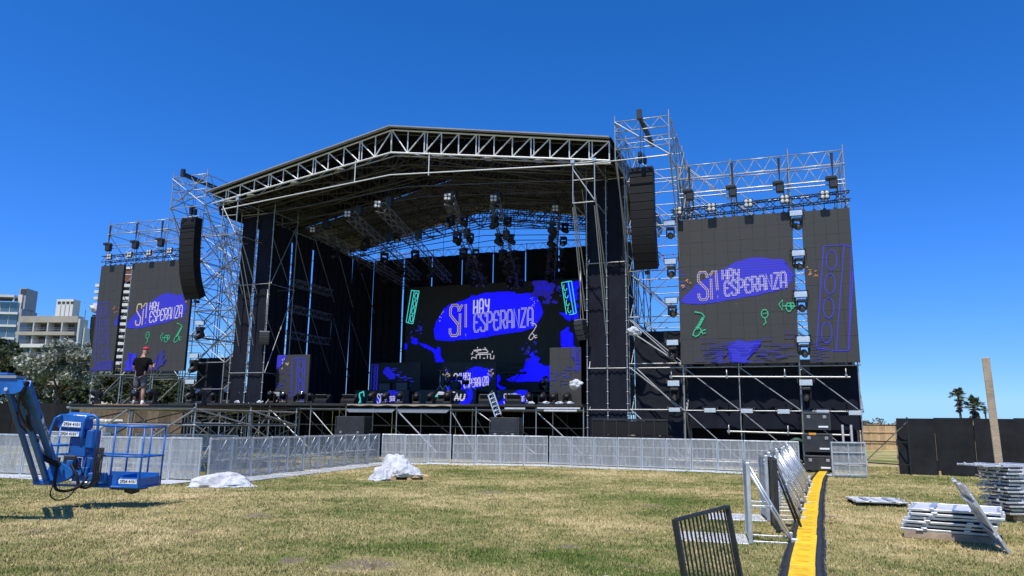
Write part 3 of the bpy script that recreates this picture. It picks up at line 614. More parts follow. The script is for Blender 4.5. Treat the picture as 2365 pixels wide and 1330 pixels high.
# ---- roof towers dressed in black cloth
def drape_mb(w, h, amp=.03, waves=7, seed=0, nx=None):
    nx = nx or int(w*14)+4; nz_ = 8; b = MB()
    for j in range(nz_+1):
        for i in range(nx+1):
            x = w*i/nx; z = h*j/nz_; b.v.append((x, amp*math.sin(x/w*waves*6.283+seed+.4*math.sin(j*.8+seed))+.02*noise.noise((x*3, z*.7, seed)), z))
    for j in range(nz_):
        for i in range(nx): k = j*(nx+1)+i; b.f.append((k, k+1, k+nx+2, k+nx+1)); b.m.append(0); b.sm.append(True)
    return b
def roof_tower(label, us, side):
    t = sth('roof_tower', label, 'scaffold', us[0], 0)
    scaffold(t, us, [0, 2.0], 12.75, [.25, 2.25, 4.0, 8.6, 12.4], bv=[(us[0] if side > 0 else us[-1], '/', 2.25, 12.4)])
    pts = [(u, 0, z*.5+.5) for u in us for z in range(25)]; couplers(t, pts)
    # outrigger frame carrying the roof front
    a, b = us[0]-.08, us[0]+.86
    if side < 0: a, b = us[0]+.5, us[0]+1.4
    for u in (a, b):
        ST(t, 'outrigger_post', (u, -2, 10.78), (u, -2, 12.62), .028)
        for zz in (7.6, 8.7, 9.5): ST(t, 'strut', (u+random.uniform(-.03, .03), -1.98+(.1 if zz > 8 else 0), 10.9+(zz-8.5)*.3), (u, -.05, zz-2.2+(.8 if zz > 9 else 0)), .024)
        ST(t, 'ledger', (u, -2, 12.5), (u, 0, 12.5), .026); ST(t, 'ledger', (u, -2, 10.8), (u, 0, 10.8), .024)
    for z in (10.8, 11.8, 12.55): ST(t, 'ledger', (a, -2, z), (b, -2, z), .026)
    ST(t, 'brace', (a, -2.03, 12.3), (b, -2.03, 10.85), .028)
    q = MB()
    for u in (a, b): q.cbox((u, -2, 12.62), (.16, .16, .12))
    SB(t, q, 'base_jack', M_ALU); return t
RT = [-10.65, -9.77, -8.92]; LT = [-29.6, -28.55, -27.5]
roof_tower('right roof tower of slim posts in front of two black cloth strips', RT, 1)
roof_tower('left roof tower of slim posts in front of two black cloth strips', LT, -1)
def sdrape(label, p0, p1, z0, z1, m=M_CLOTH, amp=.025, waves=5, seed=0, group=None, name='black_drape'):
    """a hanging cloth from p0=(u,v) to p1"""
    p0, p1 = Vector((*p0, 0)), Vector((*p1, 0)); d = p1-p0; b = drape_mb(d.length, z1-z0, amp, waves, seed); a = math.atan2(d.y, d.x)
    o = b.build(name, m); o.location = sv(p0.x, p0.y, z0); o.rotation_euler = (0, 0, a-SA); return tag(o, label, 'drape', group)
for (us, sd) in ((RT, 'right'), (LT, 'left')):
    for k in range(2):
        sdrape(f"{'left' if k == 0 else 'right'} of the two cloth strips hung on the {sd} roof tower front", (us[k]+.05, .10), (us[k+1]-.05, .10), .05 if sd == 'right' else 2.5, 12.45, M_NAVY, .018, 3, k*2+(5 if sd == 'left' else 0), 'cloth strips on the roof towers')
# ---- roof
rf_ = sth('stage_roof', 'dark pitched stage roof with a bright steel truss along its front', 'stage roof', -19.55, -2)
UC, UL, UR = -19.55, -29.85, -9.15
ZR = 15.2
def ztop(u): return ZR-(ZR-13.0)*(UC-u)/(UC-UL) if u < UC else ZR-(ZR-13.36)*(u-UC)/(UR-UC)
def zbot(u): return 14.08-(14.08-12.52)*abs(u-UC)/10.35
def truss_plane(b, v, r=.045, n=12, rw=.03, left_only=None):
    for s_, ue in ((-1, UL), (1, UR)):
        for i in range(n):
            ua, ub = UC+(ue-UC)*i/n, UC+(ue-UC)*(i+1)/n
            b.tube((ub, v, ztop(ub)), (ub, v, zbot(ub)), rw, 5, caps=False)
            if i == 0: b.tube((ua, v, ztop(ua)), (ub, v, zbot(ub)), rw, 5, caps=False)
            else: b.tube((ua, v, zbot(ua)), (ub, v, ztop(ub)), rw, 5, caps=False)
        b.tube((UC, v, ztop(UC)), (ue, v, ztop(ue)), r, 6).tube((UC, v, zbot(UC)), (ue, v, zbot(ue)), r*.85, 6)
    b.tube((UC, v, ztop(UC)), (UC, v, zbot(UC)), rw, 5)
# front truss, piece by piece
M_FRONT = mat('bright_truss_steel', (.66, .66, .64), .5, .2, .12, 5)
q = MB(); q.tube((UC, -2, ZR), (UC, -2, 14.08), .04, 8); ft = SB(rf_, q, 'front_truss', M_FRONT)
for s_, ue in ((-1, UL), (1, UR)):
    ST(rf_, 'chord', (UC, -2, ZR), (ue, -2, ztop(ue)), .042, M_FRONT); ST(rf_, 'chord', (UC, -2, 14.08), (ue, -2, zbot(ue)), .045, M_FRONT)
    ST(rf_, 'chord', (UC, -1.55, ZR-.04), (ue, -1.55, ztop(ue)-.04), .03, M_SHADED); ST(rf_, 'chord', (UC, -1.55, 14.08), (ue, -1.55, zbot(ue)), .04)
    for i in range(12):
        ua, ub = UC+(ue-UC)*i/12, UC+(ue-UC)*(i+1)/12
        ST(rf_, 'upright', (ub, -2, ztop(ub)), (ub, -2, zbot(ub)), .030, M_FRONT)
        if i % 3 == 1: ST(rf_, 'upright', (ub+.13, -1.98, ztop(ub)), (ub+.13, -1.98, zbot(ub)), .026, M_FRONT)
        if i == 0: ST(rf_, 'diagonal', (ua, -2, ztop(ua)), (ub, -2, zbot(ub)), .032, M_FRONT)
        else: ST(rf_, 'diagonal', (ua, -2, zbot(ua)), (ub, -2, ztop(ub)), .032, M_FRONT)
        ST(rf_, 'diagonal', (ua, -2, zbot(ua)), (ub, -1.55, zbot(ub)), .022)
q = MB()
for u in (-27.6, -25, -22.4, -17.1, -14.7, -12.3, -10.3, -28.9): q.lathe([(.26, -.0), (.2, -.05), (.05, -.07)], 10, M=Matrix.Translation((u, -1.78, zbot(u)-.03)))
SB(rf_, q, 'gusset_plates', M_ALU)
ST(rf_, 'tie_rod', (-29.2, -2, 12.15), (UC, -2, 12.98), .03, M_FRONT); ST(rf_, 'tie_rod', (UC, -2, 12.98), (-9.1, -2, 12.4), .03, M_FRONT)
ST(rf_, 'hanger', (UC-1.9, -2, 13.9), (UC-1.9, -2, 12.8), .026, M_FRONT); ST(rf_, 'hanger', (UC+2.0, -2, 13.85), (UC+2.0, -2, 12.75), .026, M_FRONT)
VS = [-.3, 1.4, 3.1, 4.8, 6.5, 8.2, 9.7, 11.0]
for v in VS:
    b = MB(); truss_plane(b, v, .04, 12, .022); truss_plane(b, v+.45, .04, 12, .022)
    for i in range(25):
        u = UL+(UR-UL)*i/24; b.tube((u, v, zbot(u)), (u+(.4 if i % 2 else -.4)*(0 < i < 24), v+.45, zbot(u)), .018, 4, caps=False)
    b.tube((-29.2, v, 12.15), (UC, v, 12.95), .025, 5).tube((UC, v, 12.95), (-9.6, v, 12.3), .025, 5)
    SB(rf_, b, 'rafter_truss', M_SHADED)
b = MB()
for k in range(13):                                            # purlins and wind bracing
    u = UL+(UR-UL)*k/12; b.tube((u, -2, ztop(u)-.06), (u, 11.4, ztop(u)-.06), .03, 5)
    if k % 2 == 0: b.tube((u, -2, zbot(u)), (u, 11.4, zbot(u)), .026, 5)
vv = [-2]+VS
for va, vb in zip(vv, vv[1:]):
    for k in range(0, 12, 2):
        ua, ub = UL+(UR-UL)*k/12, UL+(UR-UL)*(k+2)/12; b.tube((ua, va, zbot(ua)), (ub, vb, zbot(ub)), .02, 4, caps=False); b.tube((ua, vb, ztop(ua)-.1), (ub, va, ztop(ub)-.1), .02, 4, caps=False)
SB(rf_, b, 'purlins', M_SHADED)
def canopy(v0, v1, name, m, sag):
    b = MB(); nu, nv = 24, 8
    for j in range(nv+1):
        for i in range(nu+1):
            u = UL-.12+(UR-UL+.24)*i/nu; v = v0+(v1-v0)*j/nv; s = sag*abs(math.sin(math.pi*(v+2)/2.6))
            b.v.append((u, v, ztop(max(UL, min(UR, u)))+.10-s+.02*noise.noise((u*.8, v*.8, 1))))
    n = len(b.v); b.v += [(x, y, z+.02) for x, y, z in b.v]
    for j in range(nv):
        for i in range(nu):
            k = j*(nu+1)+i; b.f.append((k+nu+1, k+nu+2, k+1, k)); b.f.append((n+k, n+k+1, n+k+nu+2, n+k+nu+1)); b.m += [0, 0]; b.sm += [True, True]
    return SB(rf_, b, name, m)
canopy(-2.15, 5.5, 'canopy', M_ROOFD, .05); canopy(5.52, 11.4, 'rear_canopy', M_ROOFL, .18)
b = MB()
for s_, ue in ((-1, UL-.2), (1, UR+.05)):
    e = ztop(UL if s_ < 0 else UR)
    pr = [(UC, ZR+.07), (ue, e+.07), (ue, e+.12), (UC, ZR+.125)]; b.prism(pr if s_ < 0 else pr[::-1], -2.32, -2.12)
SB(rf_, b, 'front_edge', M_ROOFE)
b = MB()
for ue, e in ((UL-.15, 13.0), (UR+.15, 13.36)):
    s_ = -1 if ue < UC else 1
    for j in range(10):
        v0, v1 = -1.2+j*1.23, -1.2+(j+1)*1.23; b.add([(ue, v0, e+.1), (ue, v1, e+.1), (ue+.12*s_, v1, e-.4), (ue+.12*s_, v0, e-.4), (ue+.02*s_, v1, e-.85), (ue+.02*s_, v0, e-.85)], [(0, 1, 2, 3), (3, 2, 4, 5)], 0, True)
SB(rf_, b, 'eave_skirt', M_BLACK)
b = MB()                                                        # dark gable cloth strip under the front edge on the right
b.add([(UL, -1.3, 13.05), (UC, -1.3, 15.22), (UR, -1.3, 13.38), (UR, -1.3, 12.85), (UC, -1.3, 14.5), (UL, -1.3, 12.6)], [(0, 1, 4, 5), (1, 2, 3, 4)]); SB(rf_, b, 'gable_cloth', M_CLOTHG)

# ---- walls of black cloth round the stage with slits between
gu = [-28.35, -26.22, -24.15, -21.98, -19.8, -17.6, -15.42, -13.2, -10.9]
rw = sth('rear_scaffold', 'scaffold wall behind the black drapes at the back of the stage', 'scaffold', -19.6, 12.2)
for u in gu:
    for v in (12.15, 14.0): ST(rw, 'post', (u, v, 0), (u, v, 12.9), .026, M_BLKMET if v > 13 else None)
for z in (2.25, 4.4, 6.4, 8.4, 10.4, 12.35):
    ST(rw, 'ledger', (gu[0], 12.15, z), (gu[-1], 12.15, z), .024); ST(rw, 'ledger', (gu[0], 14, z), (gu[-1], 14, z), .024)
    for u in gu: ST(rw, 'ledger', (u, 12.15, z), (u, 14, z), .02)
for a, b_ in zip(gu, gu[1:]): lattice(rw, (a, 12.15, 12.4), (b_, 12.15, 12.4), .45, 6, .022)
for i, (a, b_) in enumerate(zip(gu, gu[1:])): sdrape(f"{ORD[i]} black drape from the left along the back wall above the big screen", (a+.03 if i else -28.5, 12.0), (b_-.035, 12.0), 2.45, 12.4+.05*(i % 2), M_CLOTH, .06, 4, i, 'drapes along the back of the stage')
gv = [.45, 2.85, 4.85, 7.2, 9.3, 12.02]; sl = [.06, .04, .07, .03, .04, .05]
for side, u, nm in ((-1, -28.45, 'left'), (1, -10.85, 'right')):
    sw = sth('side_scaffold', f'scaffold posts behind the drapes along the {nm} side of the stage', 'scaffold', u, 6)
    for v in gv: ST(sw, 'post', (u-.25*(-side)*-1 if False else u+.22*side, v, 0), (u+.22*side, v, 12.4), .026)
    for z in (2.25, 4.4, 6.6, 8.8, 11.0, 12.3): ST(sw, 'ledger', (u+.25*side, gv[0], z), (u+.25*side, gv[-1], z), .024)
    for va, vb in zip(gv, gv[1:]):
        for z in (4.4, 8.8): ST(sw, 'brace', (u-.12*side, va, z+3.4), (u-.12*side, vb, z), .022)
    for i, (va, vb) in enumerate(zip(gv, gv[1:])):
        sdrape(f"{ORD[i]} black drape from the front along the {nm} side of the stage", (u, va+sl[i]), (u, vb-sl[i+1]), 2.5 if (side > 0 or i != 1) else 5.0, 12.2-.1*(i % 2), M_CLOTH, .06, 4, i+10, f'drapes along the {nm} side of the stage')
# ---- the stage floor and its scaffolding
fu = [-31.5, -29.7, -27.9, -26.7, -24.3, -22.33, -19.62, -16.88, -15.65, -12.85, -10.75]
sf = sth('stage_floor', 'wide black stage floor on scaffold legs', 'stage', -21, -.3)
b = MB()
for i, (a, c) in enumerate(zip([-33]+fu, fu)): b.bbox((a+.006, -.42+random.uniform(-.03, .03), 2.36), (c-.006, 12.6, 2.46), .006)
SB(sf, b, 'deck_boards', M_DECKB)
for u in fu:
    for v in (-.3, 2.2, 4.6, 7.0): ST(sf, 'post', (u, v, 0), (u, v, 2.34), .026, None if v < 3 else M_BLKMET)
for v in (-.3, 2.2, 4.6): 
    for a, c in zip(fu, fu[1:]):
        ST(sf, 'ledger', (a, v, 2.22), (c, v, 2.22), .03 if v < 0 else .024)
        if v > 0 or a < -28: ST(sf, 'ledger', (a, v, 1.45), (c, v, 1.45), .022)
for i, (a, c) in enumerate(zip(fu, fu[1:])):
    hi = (a, -.26, 2.15); lo = (c, -.26, .35)
    if i in (3, 4, 6, 7, 8, 9): ST(sf, 'brace', hi, lo if i != 6 else (c+.1, -1.9, .4), .034 if i == 6 else .026)
    ST(sf, 'brace', (a, 2.25, 2.15), (c, 2.25, .3), .022)
    if i < 3: ST(sf, 'brace', (c, -.25, 2.1), (a, -.25, .4), .024); ST(sf, 'brace', (a, 2.3, .4), (c, 2.3, 2.1), .022)
for (a, c) in ((-22.25, -19.7), (-19.55, -16.95)): 
    b = MB(); b.prism([(a, 2.16), (a+.12, 2.06), (c-.12, 2.06), (c, 2.16), (c, 2.2), (a, 2.2)], -.40, -.36); SB(sf, b, 'edge_beam', M_ROOFE)
for (a, c, z) in ((-14.25, -13.3, 2.28), (-12.75, -10.85, 2.3), (-12.45, -11.0, 2.2), (-31.4, -28.0, 2.24)):
    b = MB(); b.bbox((a, -.47, z-.04), (c, -.43, z+.03), .006); SB(sf, b, 'edge_beam', M_ALUW if a > -20 else M_BLKMET)
b = MB()
for k in range(60):
    u = -22.2+k*.09; b.add([(u, -.44, 2.37+.02*math.sin(k*.6)), (u+.09, -.44, 2.37+.02*math.sin(k*.6+.6)), (u+.09, -.445, 2.44), (u, -.445, 2.44)], [(0, 1, 2, 3)])
SB(sf, b, 'edge_cloth', mat('pale_edge_cloth', (.42, .36, .28), .9))
for k, (a, c) in enumerate(zip([-33, -28, -24, -20, -16], [-28.02, -24.02, -20.02, -16.02, -10.8])): sdrape(f"{ORD[k]} black cloth from the left closing the dark space under the stage", (a, 7.2), (c, 7.2), .0, 2.3, M_CLOTH, .03, 6, k, 'cloths under the stage')  # black sheets added so the space under the deck goes dark
# ---- cloths round the tower feet
sdrape('black cloth stretched inside the left wing beside the left roof tower', (-33.0, 1.4), (-29.8, 1.4), 2.4, 4.95, M_CLOTH, .02, 4, 3)
for k, (a, c) in enumerate(zip([-8.7, -6.5, -4.35, -2.05], [-6.6, -4.45, -2.2, .0])):
    sdrape(f"{ORD[k]} dark cloth from the left behind the braces under the right screens", (a, .62), (c, .62), 1.55 if k else .3, 4.02 if k else 5.6, M_NAVY if k else M_CLOTH, .03, 3, k+30, 'dark cloths under the right screens')
sdrape('tall black cloth behind the bracing between roof tower and right screens', (-8.6, 2.6), (-6.0, 2.6), .3, 5.6, M_CLOTH, .03, 3, 41)
sdrape('black cloth at the back of the right wing under the screens', (-6.6, 3.6), (.15, 3.6), .2, 4.55, M_CLOTH, .03, 8, 47)

# ---- platform in front of the left wing
pu = [-25.5, -22.9, -20.2]
pf_ = sth('scaffold_platform', 'low scaffold platform at the left with a man standing on it', 'platform', -22.9, -12.3)
scaffold(pf_, pu, [-12.3, -9.7, -7.1], 1.9, [.25, 1.46, 1.95], r=.03, bu=[(-7.1, 'x', .25, 1.95)], bv=[(pu[0], '/', .25, 1.95), (pu[2], '\\', .25, 1.95)])
for a, c in zip(pu, pu[1:]): ST(pf_, 'brace', (c, -12.38, 1.92), (a+1.0, -12.38, 1.0), .034); ST(pf_, 'brace', (a, -9.7, 1.9), (c, -9.7, .3), .026)
ST(pf_, 'ledger', (pu[0]-.1, -12.36, 1.98), (pu[2]+.05, -12.36, 1.98), .038)
for i in range(9):
    a = -25.5+i*.59; b = MB(); b.bbox((a+.004, -12.45, 2.055), (a+.586, -6.9, 2.10), .004); SB(pf_, b, 'deck_plank', M_DECK if 2 <= i <= 5 else M_DECKB)
ST(pf_, 'edge_tube', (-25.4, -12.42, 2.03), (-20.2, -12.42, 2.03), .02, M_BLKMET)

# ---- lighting trusses hung under the roof
HT = [((-26.26, 1.65, 11.8), (-24.61, 9.5, 10.17)), ((-22.75, -.34, 11.8), (-23.87, 9.5, 10.54)), ((-20.47, -1.34, 11.8), (-21.78, 9.5, 10.29)), ((-16.79, -1.4, 11.8), (-19.62, 9.5, 9.91)), ((-14.85, -.58, 11.8), (-17.4, 9.5, 9.66)), ((-12.6, 1.8, 11.8), (-15.2, 9.5, 10.06))]
for i, (a, c) in enumerate(HT):
    t = sth('lighting_truss', f"{ORD[i]} lattice lighting truss from the left hanging under the roof", 'lighting truss', *a, group='lighting trusses under the roof')
    d = (Vector(c)-Vector(a)).normalized(); b = MB(); truss_mb(b, Vector(a)+d*.25, c, .42, .42, .026, .014, .42); SB(t, b, 'truss', M_TRS)
    for f_ in (.1, .5, .9): p = Vector(a).lerp(Vector(c), f_); ST(t, 'chain', p+Vector((0, 0, .2)), (p.x, p.y, zbot(p.x)), .014, M_BLKMET, 5)
    for f_ in (.12, .5): p = Vector(a).lerp(Vector(c), f_); b = MB(); b.bbox((p.x-.16, p.y-.16, p.z+.45), (p.x+.16, p.y+.16, p.z+.95), .03); SB(t, b, 'hoist_motor', M_BLACK)
for k, z in enumerate((9.1, 7.65, 6.2)):
    t = sth('lighting_truss', f"{['top', 'middle', 'bottom'][k]} one of three short trusses stacked along the left stage wall", 'lighting truss', -27.8, 2.3, z, 'short trusses on the left stage wall')
    b = MB(); truss_mb(b, (-27.8, 2.3, z), (-27.8, 6.0, z), .35, .35, .026, .014, .35); SB(t, b, 'truss', M_TRS)
# ------------------------------------------------------------------ LED screens
GL = {
 'S': [[(1, .78), (1, .9), (.78, 1), (.22, 1), (0, .9), (0, .68), (1, .34), (1, .10), (.78, 0), (.22, 0), (0, .10), (0, .24)]],
 'H': [[(0, 0), (.03, 1)], [(1, 0), (1, 1)], [(.03, .42), (1, .52)]],
 'A': [[(0, 0), (0, .82), (.25, 1), (.75, 1), (1, .82), (1, 0)], [(0, .36), (1, .36)]],
 'Y': [[(0, 1), (.05, .62), (.35, .48), (.9, .55)], [(1, 1), (.86, .15), (.45, 0)]],
 'E': [[(1, .76), (.8, 1), (.25, 1), (0, .82), (0, .18), (.25, 0), (.8, 0), (1, .14)], [(0, .52), (.78, .52)]],
 'P': [[(0, 0), (0, 1), (.7, 1), (1, .86), (1, .6), (.7, .46), (.05, .44)]],
 'R': [[(0, 0), (0, 1), (.7, 1), (1, .86), (1, .6), (.7, .46), (.05, .44)], [(.4, .44), (1, 0)]],
 'N': [[(0, 0), (0, 1), (1, 0), (1, 1)]], 'Z': [[(0, 1), (1, 1), (0, 0), (1, 0)]],
 'I': [[(.4, 0), (.4, .70)], [(.15, .80), (.95, .98)]], '!': [[(.62, .26), (.42, 1)], [(.52, .03), (.76, .03)]]}
class Pic:
    """flat picture of lit diodes, a few millimetres proud of the panels; local x to the right, z up"""
    def __init__(s, W, H, mats): s.b = MB(); s.W, s.H = W, H; s.k = 0; s.mats = mats
    def ix(s, m):
        if m not in s.mats: s.mats.append(m)
        return s.mats.index(m)
    def y(s): s.k += 1; return -.0885-.00035*s.k
    def clip(s, p): return (min(max(p[0], .01), s.W-.01), min(max(p[1], .01), s.H-.01))
    def poly(s, pts, m, rag=0, step=.12, seed=0):
        r = random.Random(seed); out = []
        for a, c in zip(pts, pts[1:]+pts[:1]):
            L = math.dist(a, c); n = max(1, int(L/step)) if rag else 1
            for i in range(n):
                t = i/n; x, z = a[0]+(c[0]-a[0])*t, a[1]+(c[1]-a[1])*t
                if rag: x += r.gauss(0, rag*1.6); z += r.gauss(0, rag*.6)
                out.append(s.clip((x, z)))
        y = s.y(); k = len(s.b.v); bm = bmesh.new(); vs = [bm.verts.new((p[0], y, p[1])) for p in out]
        try: f = bm.faces.new(vs); bmesh.ops.triangulate(bm, faces=[f])
        except Exception: pass
        bm.verts.index_update(); s.b.v += [tuple(v.co) for v in bm.verts]
        for f in bm.faces:
            q = [v.index+k for v in f.verts]
            if f.normal.y > 0: q.reverse()
            s.b.f.append(tuple(q)); s.b.m.append(s.ix(m)); s.b.sm.append(False)
        bm.free()
    def line(s, pts, w, m, closed=False):
        pts = [Vector((p[0], p[1])) for p in pts]; n = len(pts); y = s.y(); k = len(s.b.v); mi = s.ix(m)
        for j, p in enumerate(pts):
            a = pts[j-1] if (j > 0 or closed) else p; c = pts[(j+1) % n] if (j < n-1 or closed) else p
            d1 = (p-a).normalized() if (p-a).length else (c-p).normalized(); d2 = (c-p).normalized() if (c-p).length else d1
            t = (d1+d2); t = t.normalized() if t.length > .2 else d2; nr = Vector((-t.y, t.x)); sc = min(1.6, 1/max(.5, abs(nr.dot(Vector((-d2.y, d2.x))))))
            for sg in (1, -1): q = s.clip(p+nr*(sg*w/2*sc)); s.b.v.append((q[0], y, q[1]))
        for j in range(n if closed else n-1): a, c = k+2*j, k+2*((j+1) % n); s.b.f.append((a, a+1, c+1, c)); s.b.m.append(mi); s.b.sm.append(False)
    def ell(s, cx, cz, rx, rz, w, m, a0=0, a1=6.283, tilt=0):
        full = a1-a0 > 6.2; n = 20
        P = [(cx+rx*math.cos(a0+(a1-a0)*i/n)+tilt*rz*math.sin(a0+(a1-a0)*i/n), cz+rz*math.sin(a0+(a1-a0)*i/n)) for i in range(n if full else n+1)]
        s.line(P, w, m, full)
    def word(s, txt, x, z, cw, ch, gap, w, m, inner=None, tilt=0.0, grow=0.0):
        for i, c in enumerate(txt):
            hh = ch*(1+grow*i); x0 = x+i*(cw+gap); ww = cw*.45 if c in 'I!' else cw
            if i and txt[i-1] in 'I!': pass
            for st in GL[c]:
                P = [(x0+px*ww+.04*pz*0, z+tilt*(x0-x)+pz*hh) for px, pz in st]
                s.line(P, w, m)
                if inner: s.line(P, w*.40, inner)
    def splat(s, cx, cz, r, n, m, seed):
        q = random.Random(seed)
        for i in range(n):
            a = q.random()*6.283; d = r*q.random()**.7; rr = r*q.uniform(.05, .25); P = []
            for k in range(9): t = k/9*6.283; P.append((cx+d*math.cos(a)+rr*q.uniform(.5, 1.3)*math.cos(t), cz+d*math.sin(a)+rr*q.uniform(.5, 1.3)*math.sin(t)))
            if cx+d*math.cos(a) > .05 and cx+d*math.cos(a) < s.W-.05 and .05 < cz+d*math.sin(a) < s.H-.05: s.poly(P, m)
    def sparks(s, cx, cz, r, m, seed, n=7):
        q = random.Random(seed)
        for i in range(n):
            a = q.uniform(0, 6.283); x, z = cx+q.uniform(-r, r), cz+q.uniform(-r, r); l = r*q.uniform(.3, .6)
            s.line([(x, z), (x+l*math.cos(a), z+l*math.sin(a)), (x+l*math.cos(a)+l*.5*math.cos(a+2), z+l*math.sin(a)+l*.5*math.sin(a+2))], r*.16, m)
    def sax(s, x, z, h, m, mir=1, w=.05, fill=True):
        P = [(0, 1), (.28, .93), (.38, .8), (.2, .5), (-.05, .2), (-.1, .05), (0, -.03), (.12, .02), (.25, .2), (.42, .25)]
        Q = [(.42, .12), (.3, .08), (.2, .3), (.1, .35)]
        s.line([(x+mir*p[0]*h, z+p[1]*h) for p in P], w, m); s.line([(x+mir*p[0]*h, z+p[1]*h) for p in Q], w, m)
        if fill: s.line([(x+mir*p[0]*h, z+p[1]*h) for p in [(.33, .75), (.2, .5), (.05, .28)]], w*2.4, m)
    def trumpet(s, x, z, h, m, w=.04):
        s.line([(x, z+.6*h), (x+.25*h, z+.9*h), (x+.2*h, z+.2*h), (x, z+.6*h)], w, m); s.line([(x+.25*h, z+.5*h), (x+h, z+.45*h)], w, m); s.ell(x+.6*h, z+.4*h, .17*h, .28*h, w, m); s.ell(x+.8*h, z+.5*h, .12*h, .18*h, w, m)
    def maraca(s, x, z, h, m, w=.04): s.ell(x, z+.75*h, .2*h, .28*h, w, m); s.line([(x, z+.48*h), (x+.05*h, z+.2*h), (x-.1*h, z)], w, m); s.line([(x-.15*h, z+.75*h), (x+.15*h, z+.8*h)], w, m)
    def build(s, t): return s.b.build('screen_picture', s.mats, t)
def screen(label, u, v, z, W, H, pw, ph, group=None, rotz=0, depth=.08, backs=True):
    t = sth('led_screen', label, 'LED screen', u, v, z, group)
    if rotz: t.rotation_euler.z += rotz
    nx, nz = round(W/pw), round(H/ph); pw, ph = W/nx, H/nz
    me = MB().bbox((.0015, -.08, .0015), (pw-.0015, 0, ph-.0015), .003).mesh('panel', M_LED)
    for j in range(nz):
        for i in range(nx): piece(t, 'panel', me, (i*pw, random.uniform(-.003, .003), j*ph))
    b = MB()
    b.box((0.02, .01, 0.02), (W-.02, .09, H-.02)); b.build('back_frame', M_LEDB, t)
    return t
def badge(P, x, z, W, hh, letters_warm=True, blue=None, txt_in=None, rag=.03, seed=1, wl=None, lm=None, lw=None):
    """the brush stroke with the words on it: x, z lower left, W wide, hh high"""
    pl = [(.00, .06), (.03, .20), (.08, .30), (.14, .45), (.22, .55), (.33, .68), (.44, .83), (.55, .95), (.66, 1.0), (.76, .97), (.83, .92), (.91, .93), (.95, .80), (.985, .66), (1.0, .55), (.985, .42), (.94, .27), (.84, .22), (.66, .14), (.48, .08), (.30, .02), (.16, .0), (.06, .02)]
    P.poly([(x+a*W, z+c*hh) for a, c in pl], blue, rag, .10, seed)
    lw = lw or hh*.045; q = random.Random(seed)
    for i in range(10): zz = z+hh*q.uniform(.05, .9); xx = x+W*(q.choice([q.uniform(-.03, .02), q.uniform(.94, 1.03)])); P.line([(xx, zz), (xx+W*.04, zz)], hh*.02, blue)
    wm = L_WARM if letters_warm else L_GREY; hm = lm or L_WHITE
    P.word('S', x+.165*W, z+.10*hh, .080*W, .62*hh, 0, lw*1.4, wm, txt_in); P.word('I', x+.262*W, z+.10*hh, .10*W, .66*hh, 0, lw*1.3, wm, txt_in); P.word('!', x+.312*W, z+.13*hh, .08*W, .62*hh, 0, lw*1.3, wm, txt_in)
    P.word('HAY', x+.385*W, z+.52*hh, .038*W, .235*hh, .0165*W, lw, hm, txt_in)
    P.word('ESPERANZA', x+.40*W, z+.165*hh, .044*W, .315*hh, .0175*W, lw, hm, txt_in, .10, .013)

# right main screen
def loudspeaker_outline(P, TL, TM, TR, BL, BM, BR, cs, rx, rz, m, w, tilt=0):
    for a, c in ((TL, BL), (TM, BM), (TR, BR), (TL, TM), (TM, TR), (BL, BM), (BM, BR)): P.line([a, c], w, m)
    for (cx, cz) in cs: P.ell(cx, cz, rx, rz, w, m, tilt=tilt)
W, H = 4.55, 6.1
s1 = screen('large grey LED screen of the right wing with a blue brush stroke and white words', -6.68, 0, 4.12, W, H, .5, .5)
P = Pic(W, H, [L_BLUE]); badge(P, .08, 2.46, 4.42, 1.86, True, L_BLUE, L_BLUE, .014, 3, lw=.072)
P.sax(.62, 1.15, 1.0, L_GREEN, 1, .05); P.maraca(3.35, 1.5, .62, L_GREEN); P.trumpet(3.9, 1.95, .62, L_GREEN); P.sparks(.32, 3.28, .22, L_ORANGE, 4, 8); P.sparks(2.25, 2.38, .06, L_ORANGE, 5, 3)
P.poly([(1.9, .02), (2.0, .5), (1.9, .85), (3.2, .85), (2.75, .5), (2.65, .02)], L_BLUE, .05, .1, 8)
P.poly([(1.2, .02), (1.3, .3), (1.5, .5), (1.85, .45), (1.85, .02)], L_BLUEF, .06, .1, 9)
for i in range(46): xx = random.choice([random.uniform(.5, 1.9), random.uniform(2.7, 4.1)]); zz = random.uniform(.05, .75 if xx < 3.9 else 1.2); P.line([(xx, zz), (min(4.45, xx+random.uniform(.25, .7)), zz)], .026, L_BLUEF)
for i in range(16): xx = random.uniform(.6, 3.8); zz = random.uniform(.1, 1.0); P.line([(xx, zz), (xx+random.uniform(.2, .6), zz)], .03, L_BLUEF)
P.build(s1)
W2 = 1.78
s2 = screen('narrow LED screen at the far right end with a blue loudspeaker outline', -1.75, 0, 4.1, W2, H, .445, .5)
P = Pic(W2, H, [L_LINE]); c = lambda a, t: (a*W2, t*H)
loudspeaker_outline(P, c(.42, .755), c(.84, .755), c(.985, .74), c(.15, .095), c(.54, .075), c(.785, .075), [c(.566, .66), c(.50, .504), c(.445, .348), c(.375, .19)], .19, .40, L_LINE, .042, .06)
P.line([c(.985, .58), c(.785, .075)], .06, L_LINE); P.sparks(.18, 3.6, .22, L_ORANGE, 12, 8); 
for i in range(16): xx = random.uniform(.02, .5); P.line([(xx, random.uniform(.05, 1.0-xx))]*1+[(xx, 0)][:0], .02, L_BLUEF) if False else P.line([(xx, .06*i+.05), (xx+.3, .06*i+.05)], .022, L_BLUEF)
P.build(s2)
s3 = screen('large grey LED screen of the left wing, partly behind the line array', -36.82, 0, 4.15, 4.3, 6.08, .5, .5)
